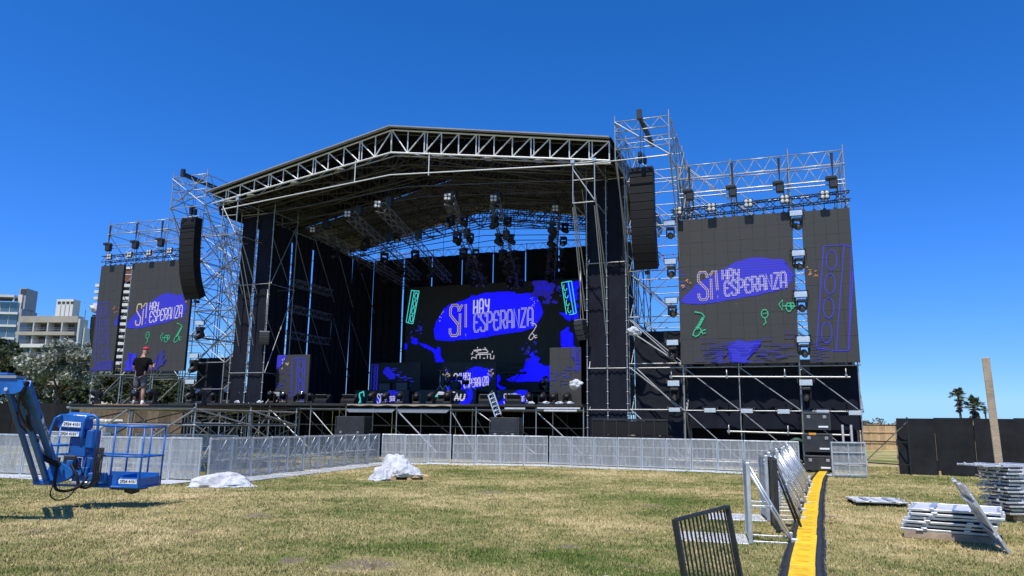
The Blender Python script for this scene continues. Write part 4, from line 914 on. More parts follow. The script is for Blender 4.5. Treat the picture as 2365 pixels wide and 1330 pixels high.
P = Pic(4.3, 6.08, [L_BLUE]); badge(P, -.05, 2.35, 4.15, 1.9, True, L_BLUE, None, .022, 13, lw=.055)
P.sax(3.55, 1.55, 1.0, L_GREEN, 1, .045); P.maraca(1.6, 1.5, .62, L_GREEN, .035); P.trumpet(2.5, 1.45, .7, L_GREEN, .035); P.sparks(4.05, 3.85, .2, L_ORANGE, 14, 8)
P.poly([(.2, .02), (.3, .5), (.4, .95), (.95, .95), (1.0, .4), (1.0, .02)], L_BLUE, .05, .1, 28); P.poly([(1.9, .05), (2.1, .5), (2.5, .7), (2.7, 1.1), (2.95, 1.1), (2.9, .4), (2.6, .05)], L_BLUEF, .06, .1, 29)
P.build(s3)
s4 = screen('narrow LED screen at the far left end with a blue loudspeaker outline', -39.2, 0, 4.18, 1.72, 6.03, .43, .5)
P = Pic(1.72, 6.03, [L_LINE]); c = lambda a, t: (a*1.72, t*6.03)
loudspeaker_outline(P, c(.03, .63), c(.14, .645), c(.47, .65), c(.21, .085), c(.38, .075), c(.77, .10), [c(.33, .555), c(.40, .43), c(.48, .31), c(.56, .175)], .15, .30, L_LINE, .04, -.05)
P.poly([c(.86, .44), c(.99, .54), c(.99, .42), c(.9, .425)], L_BLUE, .03, .1, 3); P.sparks(1.5, 3.45, .2, L_ORANGE, 15, 7); P.poly([c(.0, .005), c(.2, .06), c(.9, .1), c(.99, .005)], L_BLUEF, .04, .1, 4)
P.build(s4)
# big rear screen: x = (px-65)/2235*11.35 ; z from the photo
RW_, RH = 11.5, 7.0
s5 = screen('huge dark LED screen at the back of the stage with bright blue brush stroke', -25.35, 11.0, 3.2, RW_, RH, .5, 1.0)
P = Pic(RW_, RH, [L_BLUED])
def q5(x, y):
    s_ = (x-65)/2235; top = 130-130*s_; bot = 1112+55*s_
    return (s_*11.4, 2.08+4.92*(bot-y)/(bot-top))
P.poly([q5(*p) for p in [(440, 700), (480, 610), (520, 540), (580, 420), (640, 380), (700, 345), (760, 340), (830, 305), (900, 265), (1000, 235), (1100, 215), (1200, 192), (1330, 182), (1450, 178), (1520, 190), (1560, 212), (1600, 215), (1650, 200), (1720, 205), (1780, 250), (1830, 330), (1855, 420), (1855, 490), (1835, 570), (1800, 640), (1760, 690), (1650, 725), (1500, 752), (1300, 775), (1150, 805), (1000, 825), (850, 830), (700, 842), (600, 835), (520, 820), (460, 780)]], L_BLUED, .035, .14, 2)
def w5(txt, x, y, cw, ch, gap, w, m, inner, tl):
    a = q5(x, y); k = 11.4/2235; kz = 4.92/985; P.word(txt, a[0], a[1], cw*k, ch*kz, gap*k, w*k, m, inner, tl)
w5('S', 680, 770, 112, 385, 0, 30, L_WARM, L_BLUES, 0); w5('I', 790, 768, 110, 395, 0, 28, L_WARM, L_BLUES, 0); w5('!', 868, 778, 80, 400, 0, 26, L_WARM, L_BLUES, 0)
w5('HAY', 990, 485, 48, 175, 28, 20, L_GREY, None, .04); w5('ESPERANZA', 1000, 725, 62, 225, 24, 19, L_GREY, L_BLUES, .065)
lf = [q5(*p) for p in [(130, 165), (172, 172), (240, 175), (72, 580), (105, 590), (168, 602)]]
loudspeaker_outline(P, *lf, [q5(200, 240), q5(180, 340), q5(165, 435), q5(148, 535)], .10, .21, L_CYAN, .05, .03)
P.poly([q5(*p) for p in [(2200, 60), (2300, 30), (2300, 560), (2230, 600), (2240, 400), (2200, 300)]], L_BLUED, .06, .15, 40)
rt = [q5(*p) for p in [(2105, 65), (2185, 45), (2225, 40), (2165, 520), (2250, 512), (2282, 495)]]
loudspeaker_outline(P, *rt, [], .1, .2, L_CYAN, .05)
for (x, y) in ((2150, 130), (2165, 235), (2180, 345), (2200, 445)): a = q5(x, y); P.ell(a[0], a[1], .10, .20, .05, L_CYAN, 2.2, 6.0)
P.poly([q5(*p) for p in [(1765, 40), (1850, 30), (1960, 20), (1990, 60), (2040, 110), (2000, 160), (1940, 190), (1900, 260), (1840, 260), (1780, 220), (1730, 230), (1760, 130)]], L_BLUES, .07, .15, 41)
a = q5(1960, 200); P.splat(a[0], a[1], .75, 26, L_BLUES, 3); a = q5(1880, 80); P.splat(a[0], a[1], .45, 12, L_BLUED, 4)
P.poly([q5(*p) for p in [(55, 850), (95, 850), (95, 930), (60, 935)]], L_BLUED, .02, .1, 5); P.poly([q5(*p) for p in [(150, 830), (200, 785), (240, 800), (250, 870), (170, 865)]], L_BLUED, .03, .1, 6)
P.poly([q5(*p) for p in [(270, 850), (340, 870), (400, 900), (460, 915), (500, 990), (520, 910), (560, 920), (570, 1030), (610, 1110), (510, 1110), (480, 1000), (380, 930), (280, 880)]], L_BLUED, .03, .1, 7)
P.splat(*q5(250, 700), .6, 10, L_BLUES, 8)
P.poly([q5(*p) for p in [(2110, 760), (2150, 690), (2200, 700), (2230, 790), (2240, 900), (2300, 960), (2300, 1250), (2200, 1300), (2180, 1000), (2110, 900)]], L_BLUED, .06, .15, 9); P.poly([q5(*p) for p in [(2090, 490), (2140, 480), (2230, 560), (2220, 610), (2130, 560)]], L_BLUED, .05, .1, 10)
P.poly([q5(*p) for p in [(1700, 1130), (1760, 1020), (1800, 1060), (1830, 1200), (1900, 1230), (1960, 1220), (1980, 1420), (1500, 1420), (1450, 1380), (1560, 1320), (1640, 1260)]], L_BLUED, .07, .15, 11); P.splat(*q5(1720, 1000), .6, 14, L_BLUES, 12)
P.poly([q5(*p) for p in [(1270, 1330), (1330, 1310), (1360, 1380), (1330, 1440), (1420, 1500), (1330, 1500), (1270, 1420)]], L_BLUED, .05, .15, 13)
for seg in [[(1000, 975), (1105, 965)], [(1010, 985), (1110, 975)], [(1055, 930), (1055, 950)], [(1145, 940), (1195, 1005)], [(1120, 965), (1175, 975)], [(1060, 1015), (1190, 1010)], [(1040, 1035), (1225, 1030)], [(1040, 1035), (1040, 1090)], [(1225, 1030), (1225, 1095)], [(1090, 1040), (1090, 1090)], [(1185, 1040), (1185, 1090)], [(980, 1095), (985, 1065), (1040, 1075)], [(1225, 1095), (1265, 1095), (1270, 1050)], [(970, 1020), (990, 1025), (995, 990)], [(1245, 1015), (1252, 990)], [(1130, 1085), (1155, 1085)], [(1040, 1000), (1065, 995)]]:
    P.line([q5(*p) for p in seg], .045, L_WHITE)
P.sax(q5(1735, 800)[0]-.05, q5(1735, 850)[1], 1.0, L_WHITE, 1, .04, False)
for (x, y, m) in ((545, 500, L_WARM), (575, 470, L_WHITE), (545, 555, L_WHITE), (1750, 290, L_WHITE), (1785, 330, L_WHITE), (1765, 385, L_WHITE)): P.sparks(*q5(x, y), .11, m, x, 3)
P.splat(*q5(500, 770), .2, 4, L_LINE, 6)
P.build(s5)
# screens standing on the stage
s6 = screen('grey portrait LED screen standing at the front left of the stage floor', -27.42, 1.0, 2.47, 2.02, 2.50, .505, .5)
P = Pic(2.02, 2.50, [L_LINE]); c = lambda x, y: ((x-465)/262*2.02, (745-y)/362*2.50)
loudspeaker_outline(P, c(592, 415), c(632, 410), c(692, 410), c(598, 690), c(637, 690), c(697, 740), [c(664, 463), c(665, 540), c(668, 618), c(674, 690)], .13, .26, L_LINE, .05)
P.poly([c(468, 382), c(545, 382), c(520, 440), c(500, 480), c(468, 490)], L_LINE, .03, .1, 2); P.sparks(*c(540, 450), .2, L_WARM, 3, 9); P.sparks(*c(512, 690), .18, L_WARM, 5, 7)
for i in range(14): p = c(random.uniform(475, 590), random.uniform(480, 720)); P.line([p, (p[0]+.15, p[1])], .03, L_BLUE)
P.build(s6)
s7 = screen('grey portrait LED screen standing at the front right of the stage floor', -12.62, 1.0, 2.47, 1.46, 2.56, .486, .512)
P = Pic(1.46, 2.56, [L_LINE]); P.poly([(.95, 2.54), (1.0, 2.2), (1.2, 2.1), (1.3, 1.5), (1.45, 1.4), (1.45, 2.54)], L_BLUEF, .04, .1, 2)
for i in range(36): xx = random.uniform(.0, 1.3); zz = 1.0+.55*xx+random.gauss(0, .18); P.line([(xx, zz), (xx+random.uniform(.08, .3), zz)], .028, L_LINE if i % 2 else L_BLUEF)
P.build(s7)
s8 = screen('dark LED wall at the middle left of the stage behind the amplifiers', -26.0, 8.0, 3.1, 3.35, 2.0, .56, .5)
P = Pic(3.35, 2.0, [L_LINE]); loudspeaker_outline(P, (.1, 1.88), (.28, 1.88), (.5, 1.88), (.1, .1), (.28, .1), (.5, .1), [(.4, 1.6), (.4, 1.2), (.4, .8), (.4, .4)], .07, .17, L_LINE, .035)
P.poly([(.75, 1.5), (1.0, 1.55), (1.1, 1.75), (1.35, 1.72), (1.45, 1.45), (1.75, 1.3), (1.8, 1.05), (1.4, 1.0), (1.1, 1.25)], L_BLUE, .04, .1, 2)
for i in range(22): xx = random.uniform(1.2, 2.5); zz = 1.9-.55*xx+random.uniform(0, .55); P.line([(xx, zz), (xx+random.uniform(.1, .5), zz)], .035, L_LINE)
P.build(s8)
s9 = screen('dark LED wall at the centre of the stage behind the drum riser', -21.3, 8.0, 3.1, 3.4, 1.95, .56, .5)
P = Pic(3.4, 1.95, [L_BLUED]); badge(P, .35, .25, 2.75, 1.45, False, L_BLUED, None, .02, 33, lw=.05); P.sparks(.35, 1.3, .2, L_WARM, 8, 9); P.sparks(3.12, 1.35, .2, L_WARM, 9, 9); P.build(s9)
dj = [(-25.13, 3.35, 'low LED panel desk at the left, teal drawing and blue brush stroke'), (-21.2, 3.35, 'low LED panel desk at the centre with bold white letters AU'), (-16.7, 1.7, 'low LED panel desk at the right with blue brush stroke')]
for k, (u, w, lb) in enumerate(dj):
    t = screen(lb, u, 5.0, 2.54, w, .8, .56, .4); P = Pic(w, .8, [L_BLUED])
    if k == 0:
        badge(P, 1.15, .02, 1.75, .78, False, L_BLUE, None, .015, 31, lw=.035); P.line([(.06, .08), (.1, .55), (.25, .3), (.3, .62), (.55, .72), (.6, .45)], .06, L_CYAN); P.ell(.22, .28, .15, .2, .08, L_CYAN); P.line([(.3, .62), (.42, .1)], .04, L_CYAN)
    elif k == 1:
        P.poly([(2.95, .78), (3.2, .78), (3.15, .35), (2.95, .05), (2.35, .05), (2.5, .3), (2.85, .38), (2.9, .6), (2.75, .75)], L_BLUED, .02, .08, 6)
        P.poly([(1.05, .52), (1.45, .52), (1.6, .60), (1.45, .70), (1.2, .72), (1.4, .62)], L_WHITE); P.poly([(.98, .43), (1.3, .43), (1.34, .50), (1.2, .56), (1.05, .55)], L_CYAN)
        P.line([(1.62, .60), (1.72, .72), (1.85, .74), (1.95, .66)], .04, L_WHITE); P.line([(2.0, .68), (2.15, .68)], .06, L_WHITE)
        P.line([(2.12, .25), (2.26, .58), (2.36, .25)], .09, L_WHITE); P.line([(2.17, .36), (2.34, .36)], .06, L_WHITE); P.line([(2.50, .58), (2.44, .33), (2.52, .26), (2.62, .28), (2.68, .36), (2.72, .58)], .085, L_WHITE)
    else: badge(P, .1, .02, 1.9, .78, False, L_BLUED, None, .015, 37, lw=.035)
    P.build(t)
# ------------------------------------------------------------------ line arrays and speakers
cabm = MB(); cabm.prism([(-.49, -.175), (.49, -.175), (.49, .175), (-.49, .175)], .035, .50); cabm.bbox((-.50, .30, -.13), (-.49, .46, .13), .004).bbox((.49, .30, -.13), (.50, .46, .13), .004)
CABM = cabm.mesh('speaker_cabinet', M_CAB); GRM = MB().bbox((-.485, -.0, -.168), (.485, .034, .168), .012).mesh('grille', M_GRILLE)
def line_array(label, u, v, ztop_, n, angs, yaw, group, flip=1):
    t = sth('line_array', label, 'line array', u, v, ztop_, group); t.rotation_euler.z = -SA+yaw
    b = MB(); b.box((-.47, .05, 0), (-.41, .55, .09)).box((.41, .05, 0), (.47, .55, .09)).box((-.47, .12, .02), (.47, .18, .10)).box((-.47, .42, .02), (.47, .48, .10)); b.build('fly_frame', M_BLKMET, t)
    y, z, a = 0.0, -.19, 0.0
    for k in range(n):
        c = piece(t, 'speaker_cabinet', CABM, (0, y, z), (R(a), 0, 0)); g_ = piece(c, 'grille', GRM)
        da = angs[k] if k < len(angs) else angs[-1]; a2 = a+da
        y += (.18*math.sin(R(a))+.18*math.sin(R(a2))); z -= (.18*math.cos(R(a))+.18*math.cos(R(a2))); a = a2
    b = MB()
    for x in (-.12, .12): b.tube((x, .3, .1), (x*.6, .3, .75), .012, 5)
    b.bbox((-.14, .12, .30), (.02, .38, .80), .04).bbox((.06, .18, .28), (.2, .42, .62), .04); b.tube((-.05, .3, .8), (-.02, .3, 2.1), .014, 5).tube((.1, .3, .62), (.08, .3, 2.1), .010, 5); b.build('chain_hoist', M_BLACK, t)
    b = MB(); b.path([(.25, .5, 0), (.35, .62, -1.5), (.3, .7, -3.5)], .03, 5); b.build('cable_loom', M_RUB, t)
    b = MB(); b.bbox((-.1, y+.1, z+.02), (.1, y+.35, z+.16), .02); b.build('rear_anchor', M_BLKMET, t); return t
AN = [0.5, 1, 1, 2, 2, 3, 3, 4, 4.5, 5, 5, 5]
line_array('right hanging line array of black loudspeakers beside the right roof tower', -7.92, -1.55, 12.2, 12, AN, R(0), 'main line arrays')
line_array('left hanging line array of black loudspeakers curving inward beside the left screens', -31.75, -1.55, 12.0, 12, AN, R(0), 'main line arrays')
line_array('outermost left line array behind the far left narrow screen', -41.3, 1.6, 7.55, 6, [2, 3, 4, 5, 6], R(-60), 'side line arrays')
sm_c = MB().bbox((-.24, .02, -.10), (.24, .34, .10), .02).mesh('speaker_cabinet', M_CAB); sm_g = MB().bbox((-.235, -.005, -.095), (.235, .019, .095), .006).mesh('grille', mat('worn_grey_grille', (.06, .06, .062), .5, .2, .3, 20))
for (u, lb, yaw) in ((-27.35, 'small three-box speaker hanging inside the left roof tower', R(35)), (-10.95, 'small three-box speaker hanging inside the right roof tower', R(-30))):
    t = sth('fill_speaker', lb, 'speaker', u, -.3 if u < -20 else -.45, 6.05, 'small hanging fill speakers'); t.rotation_euler.z += yaw
    MB().box((-.25, .05, .0), (.25, .3, .04)).tube((0, .17, .04), (0, .17, 2.2), .02, 6).build('hanging_pole', M_GALV, t)
    y, z, a = 0, -.12, 6
    for k in range(4 if u > -20 else 3):
        c = piece(t, 'speaker_cabinet', sm_c, (0, y, z), (R(a), 0, 0)); piece(c, 'grille', sm_g); y += .21*math.sin(R(a+4)); z -= .215; a += 7
# ------------------------------------------------------------------ moving heads
def moving_head(name, label, group):
    t = thing(name, label, 'stage light', (0, 0, 0), 0, group)
    b = MB(); b.bbox((-.17, -.14, 0), (.17, .14, .11), .025); b.build('base', M_BLACK, t)
    for s_ in (-1, 1):
        b = MB(); b.prism([(s_*.155-.025, .12), (s_*.155+.025, .12), (s_*.16+.022, .34), (s_*.155+.02, .42), (s_*.155-.02, .42), (s_*.15-.022, .34)], -.07, .07); b.build('yoke_arm', M_CAB, t)
    b = MB(); Mx = Matrix.Translation((0, 0, .36)) @ Matrix.Rotation(R(62), 4, 'X'); b.lathe([(.06, -.2), (.115, -.17), (.13, -.05), (.13, .08), (.105, .17), (.10, .20)], 12, M=Mx); h = b.build('lamp_head', M_CAB, t)
    b = MB(); b.lathe([(.096, .201), (.085, .212), (.05, .218)], 12, M=Mx); b.build('lens', M_GLASSY, h); return t
mh = moving_head('moving_head_light', 'x', 'moving head lights on the stage front'); _mh_used = [False]
def put_head(loc, rot, label, group, scale=1.0, flip=False):
    if not _mh_used[0]: o = mh; o.location = loc; _mh_used[0] = True; o['label'] = label; o['group'] = group
    else: o = dup(mh, loc, 0, label, group)
    o.rotation_euler = (R(180) if flip else 0, 0, rot); o.scale = (scale,)*3; return o
for i, (u, sc) in enumerate([(-32.2, 1.35), (-30.9, 1.0), (-29.9, 1.45), (-29.0, 1.2), (-28.05, .95), (-27.3, 1.15), (-26.55, 1.05), (-25.8, .9), (-25.3, 1.1), (-24.9, .95)]):
    put_head(sv(u, .3+.3*random.random(), 2.465), -SA+random.uniform(-.6, .6), f"{ORD[i]} moving head light from the left on the stage edge by the left portrait screen", 'moving head lights on the stage front left', sc*1.05)
for i, (u, sc) in enumerate([(-21.45, 1.15), (-20.7, 1.1), (-19.92, 1.15), (-19.05, 1.1), (-18.3, 1.1), (-17.4, 1.2)]):
    put_head(sv(u, .5, 2.465), -SA+R(180)+random.uniform(-.5, .5), f"{ORD[i]} moving head light from the left on the edge before the LED desks", 'moving head lights on the stage front centre', sc)
for i, u in enumerate([-13.5, -12.85, -12.32, -11.72]):
    put_head(sv(u, .6, 2.465), -SA+R(180)+random.uniform(-.5, .5), f"{ORD[i]} moving head light from the left on the edge before the right portrait screen", 'moving head lights on the stage front right', 1.05)
for i, u in enumerate([-24.75, -23.55, -22.3, -20.75]):
    put_head(sv(u, -12.0+.5*(i % 2), 2.11), -SA+random.uniform(-.7, .7), ['moving head light at the left end of the low platform', 'moving head light left of the man on the low platform', 'moving head light just right of the man on the low platform', 'moving head light near the right end of the low platform'][i], 'moving head lights on the low platform', .95)
# strobes with heads down the sides of the right main screen
def strobe(name, label, loc, rot, group, sc=1):
    t = thing(name, label, 'strobe light', loc, rot, group); MB().bbox((-.25, -.06, -.12), (.25, .04, .12), .015).build('housing', M_BLKMET, t)
    b = MB(); b.bbox((-.235, -.085, -.11), (.235, -.061, .11), .01); b.build('reflector', M_STROBE, t)
    b = MB(); b.tube((-.3, 0, 0), (-.3, .1, .18), .015, 5).tube((.3, 0, 0), (.3, .1, .18), .015, 5).tube((-.3, .1, .18), (.3, .1, .18), .015, 5); b.build('bracket', M_BLKMET, t); t.scale = (sc,)*3; return t
st0 = None; PL = ['topmost', 'second from the top', 'third from the top', 'fourth from the top', 'lowest']
for side, u, zs in (('left of the right main screen', -6.98, [10.1, 8.42, 6.75, 5.0, 3.33]), ('between the two right screens', -1.95, [10.1, 8.45, 6.78, 5.0, 3.33])):
    for k, z in enumerate(zs):
        lb = f"{PL[k]} silver strobe light in the column {side}"; loc = sv(u, -.2, z)
        if st0 is None: st0 = strobe('strobe_light', lb, loc, -SA, 'strobe lights beside the right screens')
        else: dup(st0, loc, -SA, lb)
        put_head(sv(u+.02, -.15, z-.18), -SA+R(180)+random.uniform(-.4, .4), f"{PL[k]} moving head in the column {side}", 'hanging moving heads beside the right screens', 1.0, True)
for k, u in enumerate([-6.98, -5.58, -4.17, -2.81, -1.41, -.28]):
    o = dup(st0, sv(u, -.12, 2.27-.015*k), -SA, f"{ORD[k]} strobe light from the left on the rail under the right screens", 'strobe lights on the low rail'); o.scale = (.95, .8, .75)
for k, (u, z) in enumerate([(-31.6, 6.64), (-31.8, 4.9), (-31.9, 3.55)]):
    dup(st0, sv(u, -.2, z), -SA+.3, f"{['top', 'middle', 'bottom'][k]} strobe light in the column right of the left main screen", 'strobe lights beside the left screens'); put_head(sv(u, -.15, z-.2), -SA+R(160), f"{['top', 'middle', 'bottom'][k]} moving head in the column right of the left main screen", 'hanging moving heads beside the left screen', 1.3, True)
o = dup(st0, sv(-27.2, .8, 2.95), -SA, 'strobe light on a small bracket shelf beside the left portrait screen', 'strobe lights beside the left screens')
# heads hung on the roof trusses
n_ = 0
for i, (a, c) in enumerate(HT):
    for f_ in ((.25, .5, .75) if i in (0, 1, 2) else (.12, .3, .48, .66, .84)):
        p = Vector(a).lerp(Vector(c), f_); put_head(sv(p.x-.15, p.y, p.z-.2), random.random()*6, f"{ORD[((.25, .5, .75) if i < 3 else (.12, .3, .48, .66, .84)).index(f_)]} large hanging moving head from the front on the {ORD[i]} roof truss", 'moving heads hung on the roof trusses', 1.2, True)
        if i >= 3: b_ = dup(mh, sv(p.x+.35, p.y+.5, p.z-.15), 0, f"smaller head by the {ORD[(.12, .3, .48, .66, .84).index(f_)]} big head on the {ORD[i]} roof truss", 'moving heads hung on the roof trusses'); b_.rotation_euler = (R(180), 0, random.random()*6); b_.scale = (1.0,)*3
# four-lamp blinders
def blinder(label, loc, rot, group, sc=1):
    t = thing('blinder_light', label, 'blinder light', loc, rot, group); MB().bbox((-.27, 0, -.27), (.27, .14, .27), .03).build('housing', M_BLACK, t)
    for x in (-.125, .125):
        for z in (-.125, .125):
            b = MB(); b.lathe([(.112, 0), (.112, .015), (.08, .03), (.03, .036)], 12, M=Matrix.Translation((x, -.001, z)) @ Matrix.Rotation(R(90), 4, 'X')); b.build('lamp', M_LENS, t)
    t.scale = (sc,)*3; return t
bl0 = blinder('four-lamp blinder at the front end of the first roof truss from the left', sv(*HT[0][0])+Vector((0, 0, .0)), 0, 'blinders on the roof truss ends', .6)
for i in range(1, 6): o = dup(bl0, sv(HT[i][0][0], HT[i][0][1]-.12, 11.8), R(-3), f"four-lamp blinder at the front end of the {ORD[i]} roof truss from the left"); o.scale = (.64,)*3
# front trusses over the screens with blinders and chain hoists
for side in (1, -1):
    f = (lambda u: u) if side > 0 else (lambda u: MIR-u); nm = 'right' if side > 0 else 'left'; a, c = sorted((f(-6.95), f(.1)))
    t = sth('screen_truss', f'black lattice truss from which the {nm} screens hang', 'truss', a, -.25, 10.7); zl, zr_ = (10.55, 10.75) if side > 0 else (10.62, 10.72)
    b = MB(); truss_mb(b, (a, .12, zl), (c, .12, zr_), .32, .34, .026, .015, .34); SB(t, b, 'truss', M_BLKMET)
    b = MB()
    for k in range(18): u = a+.3+(c-a-.5)*k/17; b.tube((u, .0, zl+(zr_-zl)*k/17-.15), (u, -.0, 10.2), .014, 4).box((u-.06, -.03, 10.21), (u+.06, .03, 10.27))
    SB(t, b, 'hanger', M_BLKMET)
    for k, u in enumerate([-6.6, -5.22, -3.75, -2.35, -.85]):
        uu = f(u); o = dup(bl0, sv(uu, -.40, zl+(uu-a)/(c-a)*(zr_-zl)), -SA, f"{ORD[k if side > 0 else 4-k]} four-lamp blinder from the left on the truss over the {nm} screens", f'blinders over the {nm} screens'); o.scale = (.66,)*3
    for k, u in enumerate([-6.1, -4.35, -2.5, -.5]):
        uu = f(u); t = sth('chain_hoist', f"{ORD[k if side > 0 else 3-k]} chain hoist from the left with black strap above the {nm} screens", 'chain hoist', uu, -.2, 10.95, f'chain hoists above the {nm} screens')
        b = MB(); b.bbox((-.16, -.12, .08), (.16, .16, .52), .04).bbox((-.28, -.16, .42), (.12, .2, .56), .03); b.build('motor', M_BLACK, t)
        b = MB(); b.prism([(-.06, 1.55), (.06, 1.55), (.02, .7), (-.02, .7)], -.02, .02); b.tube((0, 0, .56), (0, 0, .72), .02, 5).tube((.1, 0, .5), (.16, 0, -.3), .02, 4); b.build('strap', M_STRAP, t)
# ------------------------------------------------------------------ backline
def amp(label, loc, s=1):
    t = thing('amplifier', label, 'amplifier', loc, -SA, 'amplifiers on the stage'); MB().bbox((-.33*s, -.13, 0), (.33*s, .15, .5*s), .02).build('cabinet', M_CAB, t); MB().bbox((-.30*s, -.145, .05), (.30*s, -.131, .40*s), .004).build('grille', mat('grey_grille_cloth', (.10, .10, .10), .8, 0, .2, 30), t)
    MB().cbox((0, 0, .5*s+.015), (.2, .03, .03)).build('handle', M_BLKMET, t); return t
def riser(label, u, v, w, d, h): 
    t = sth('riser', label, 'riser', u, v, 2.465); MB().bbox((0, 0, h-.08), (w, d, h), .01).build('deck', M_DECKB, t)
    for x in (.05, w-.05):
        for y in (.05, d-.05): MB().cbox((x, y, (h-.08)/2), (.05, .05, h-.081)).build('leg', M_BLKMET, t)
riser('low black riser carrying the amplifiers at the left', -25.2, 5.2, 3.4, 2.4, .85); riser('low black riser carrying the drum kit at the centre', -21.3, 5.2, 3.4, 2.5, .85); riser('low black riser carrying the keyboard at the right', -17.0, 5.2, 3.4, 2.4, .85)
amp('left of the two grey-fronted amplifiers before the left LED wall', sv(-23.95, 6.2, 3.32), 1.1); amp('right of the two grey-fronted amplifiers before the left LED wall', sv(-22.75, 6.0, 3.32), 1.15)
dk = sth('drum_kit', 'dark drum kit with cymbals and bright stands on the centre riser', 'drum kit', -19.7, 6.4, 3.32)
b = MB(); b.lathe([(.28, -.22), (.29, -.2), (.29, .2), (.28, .22)], 16, M=Matrix.Translation((0, 0, .3)) @ Matrix.Rotation(R(90), 4, 'X')); b.build('bass_drum', M_TEAL, dk)
for x, z, r in ((-.2, .72, .15), (.2, .72, .15), (.55, .5, .2), (-.55, .48, .19)): b = MB(); b.lathe([(r, -.11), (r, .11), (r*.9, .115)], 12, M=Matrix.Translation((x, .1, z))); b.build('tom', M_CAB, dk)
for x, z in ((-.95, 1.15), (-.6, 1.3), (.7, 1.3), (1.0, 1.1)):
    b = MB(); b.lathe([(.22, 0), (.05, .02), (.01, .04)], 12, M=Matrix.Translation((x, 0, z)) @ Matrix.Rotation(.2, 4, 'Y')); b.build('cymbal', mat('bronze', (.35, .25, .08), .3, .8), dk)
    b = MB(); b.tube((x, 0, .05), (x, 0, z), .016, 6)
    for k in range(3): b.tube((x, 0, .35), (x+.25*math.cos(k*2.1), .25*math.sin(k*2.1), 0), .013, 5)
    b.build('stand', M_ALU, dk)
kb = sth('keyboard', 'dark keyboard on a crossed stand on the right riser', 'keyboard', -16.2, 6.0, 3.32); MB().bbox((-.7, -.18, .9), (.7, .18, 1.0), .02).build('body', M_CAB, kb); MB().tube((-.4, 0, 0), (.4, 0, .9), .025, 6).tube((.4, .06, 0), (-.4, .06, .9), .025, 6).build('stand', M_BLKMET, kb)
MB().bbox((-.4, -.15, 1.35), (.5, .1, 1.42), .02).build('upper_keyboard', M_CAB, kb)
for k, (u, v, lb) in enumerate([(-22.6, 4.6, 'tall thin microphone stand left of the centre LED desk'), (-21.0, 6.9, 'angled microphone stand beside the drum kit')]):
    t = sth('microphone_stand', lb, 'microphone stand', u, v, 2.465 if k == 0 else 3.32); MB().tube((0, 0, 0), (0, 0, 1.2), .014, 6).build('pole', M_BLKMET, t); MB().tube((0, 0, 1.2), (.5, 0, 1.7), .012, 6).build('boom', M_BLKMET, t); MB().lathe([(.14, 0), (.14, .02), (.03, .04)], 12).build('base', M_BLKMET, t)
def wedge(label, u, v, rot):
    t = sth('floor_monitor', label, 'floor monitor', u, v, 2.465, 'floor monitors on the stage front'); t.rotation_euler.z += rot; MB().prism([(-.0, 0), (.5, 0), (.5, .16), (.12, .46), (0, .40)], -.36, .36, M=Matrix.Rotation(R(90), 4, 'Z')).build('cabinet', M_CAB, t)
    Mx = Matrix.Translation((0, .31, .31)) @ Matrix.Rotation(R(38), 4, 'X'); MB().cbox((0, 0, .018), (.62, .40, .02), 0, Mx).build('grille', mat('grey_monitor_grille', (.085, .085, .08), .7, .1, .2, 25), t)
for k, (u, lb) in enumerate([(-24.2, 'leftmost pale-fronted floor monitor on the stage edge'), (-22.7, 'second floor monitor from the left, left of the LED desks'), (-17.75, 'square grey floor monitor before the letters AU'), (-15.55, 'third floor monitor from the right beside the ladder'), (-14.3, 'floor monitor right of the leaning ladder frame')]): wedge(lb, u, .75+.3*(k == 2), R(180)+.1*k)
# bag-wrapped lights
def crumple(name, r, seed, m, sq=(1, 1, 1), amp=.35, parent=None):
    bm = bmesh.new(); bmesh.ops.create_icosphere(bm, subdivisions=4, radius=1)
    for v in bm.verts:
        n1 = noise.noise(v.co*1.3+Vector((seed, 0, 0))); n2 = abs(noise.noise(v.co*3.1+Vector((0, seed, 0)))); n3 = abs(noise.noise(v.co*7+Vector((0, 0, seed)))); k = 1+amp*n1-amp*.7*n2-amp*.3*n3
        v.co = Vector((v.co.x*sq[0], v.co.y*sq[1], v.co.z*sq[2]))*r*k
    me = bpy.data.meshes.new(name); bm.to_mesh(me); bm.free(); me.materials.append(m); me.polygons.foreach_set('use_smooth', [True]*len(me.polygons)); return link(bpy.data.objects.new(name, me), parent)
for (u, v, z, r, lb) in ((-11.05, -.55, 3.28, .27, 'white plastic bag wrapped round a light at the left post of the right roof tower'), (-8.5, -.45, 5.48, .25, 'white plastic bag wrapped round a clamp right of the right roof tower'), (-41.1, 1.5, 8.05, .33, 'white plastic bag over the hoist of the outermost left line array')):
    o = crumple('plastic_bag', r, u, M_WHITE, (1.15, .7, .8), .5); o.location = sv(u, v, z); tag(o, lb, 'plastic bag')
for k, (u, v) in enumerate([(-13.3, .35), (-12.6, .3), (-12.0, .35), (-11.5, .3), (-29.0, .1), (-27.6, .05)]):
    o = crumple('plastic_wrap', .12, k+3, M_WHITE, (1.4, .8, .6), .5); o.location = sv(u, v, 2.54); tag(o, f"{ORD[k]} small scrap of white plastic from the right stage edge group", 'plastic scrap', 'scraps of white plastic on the stage edge')
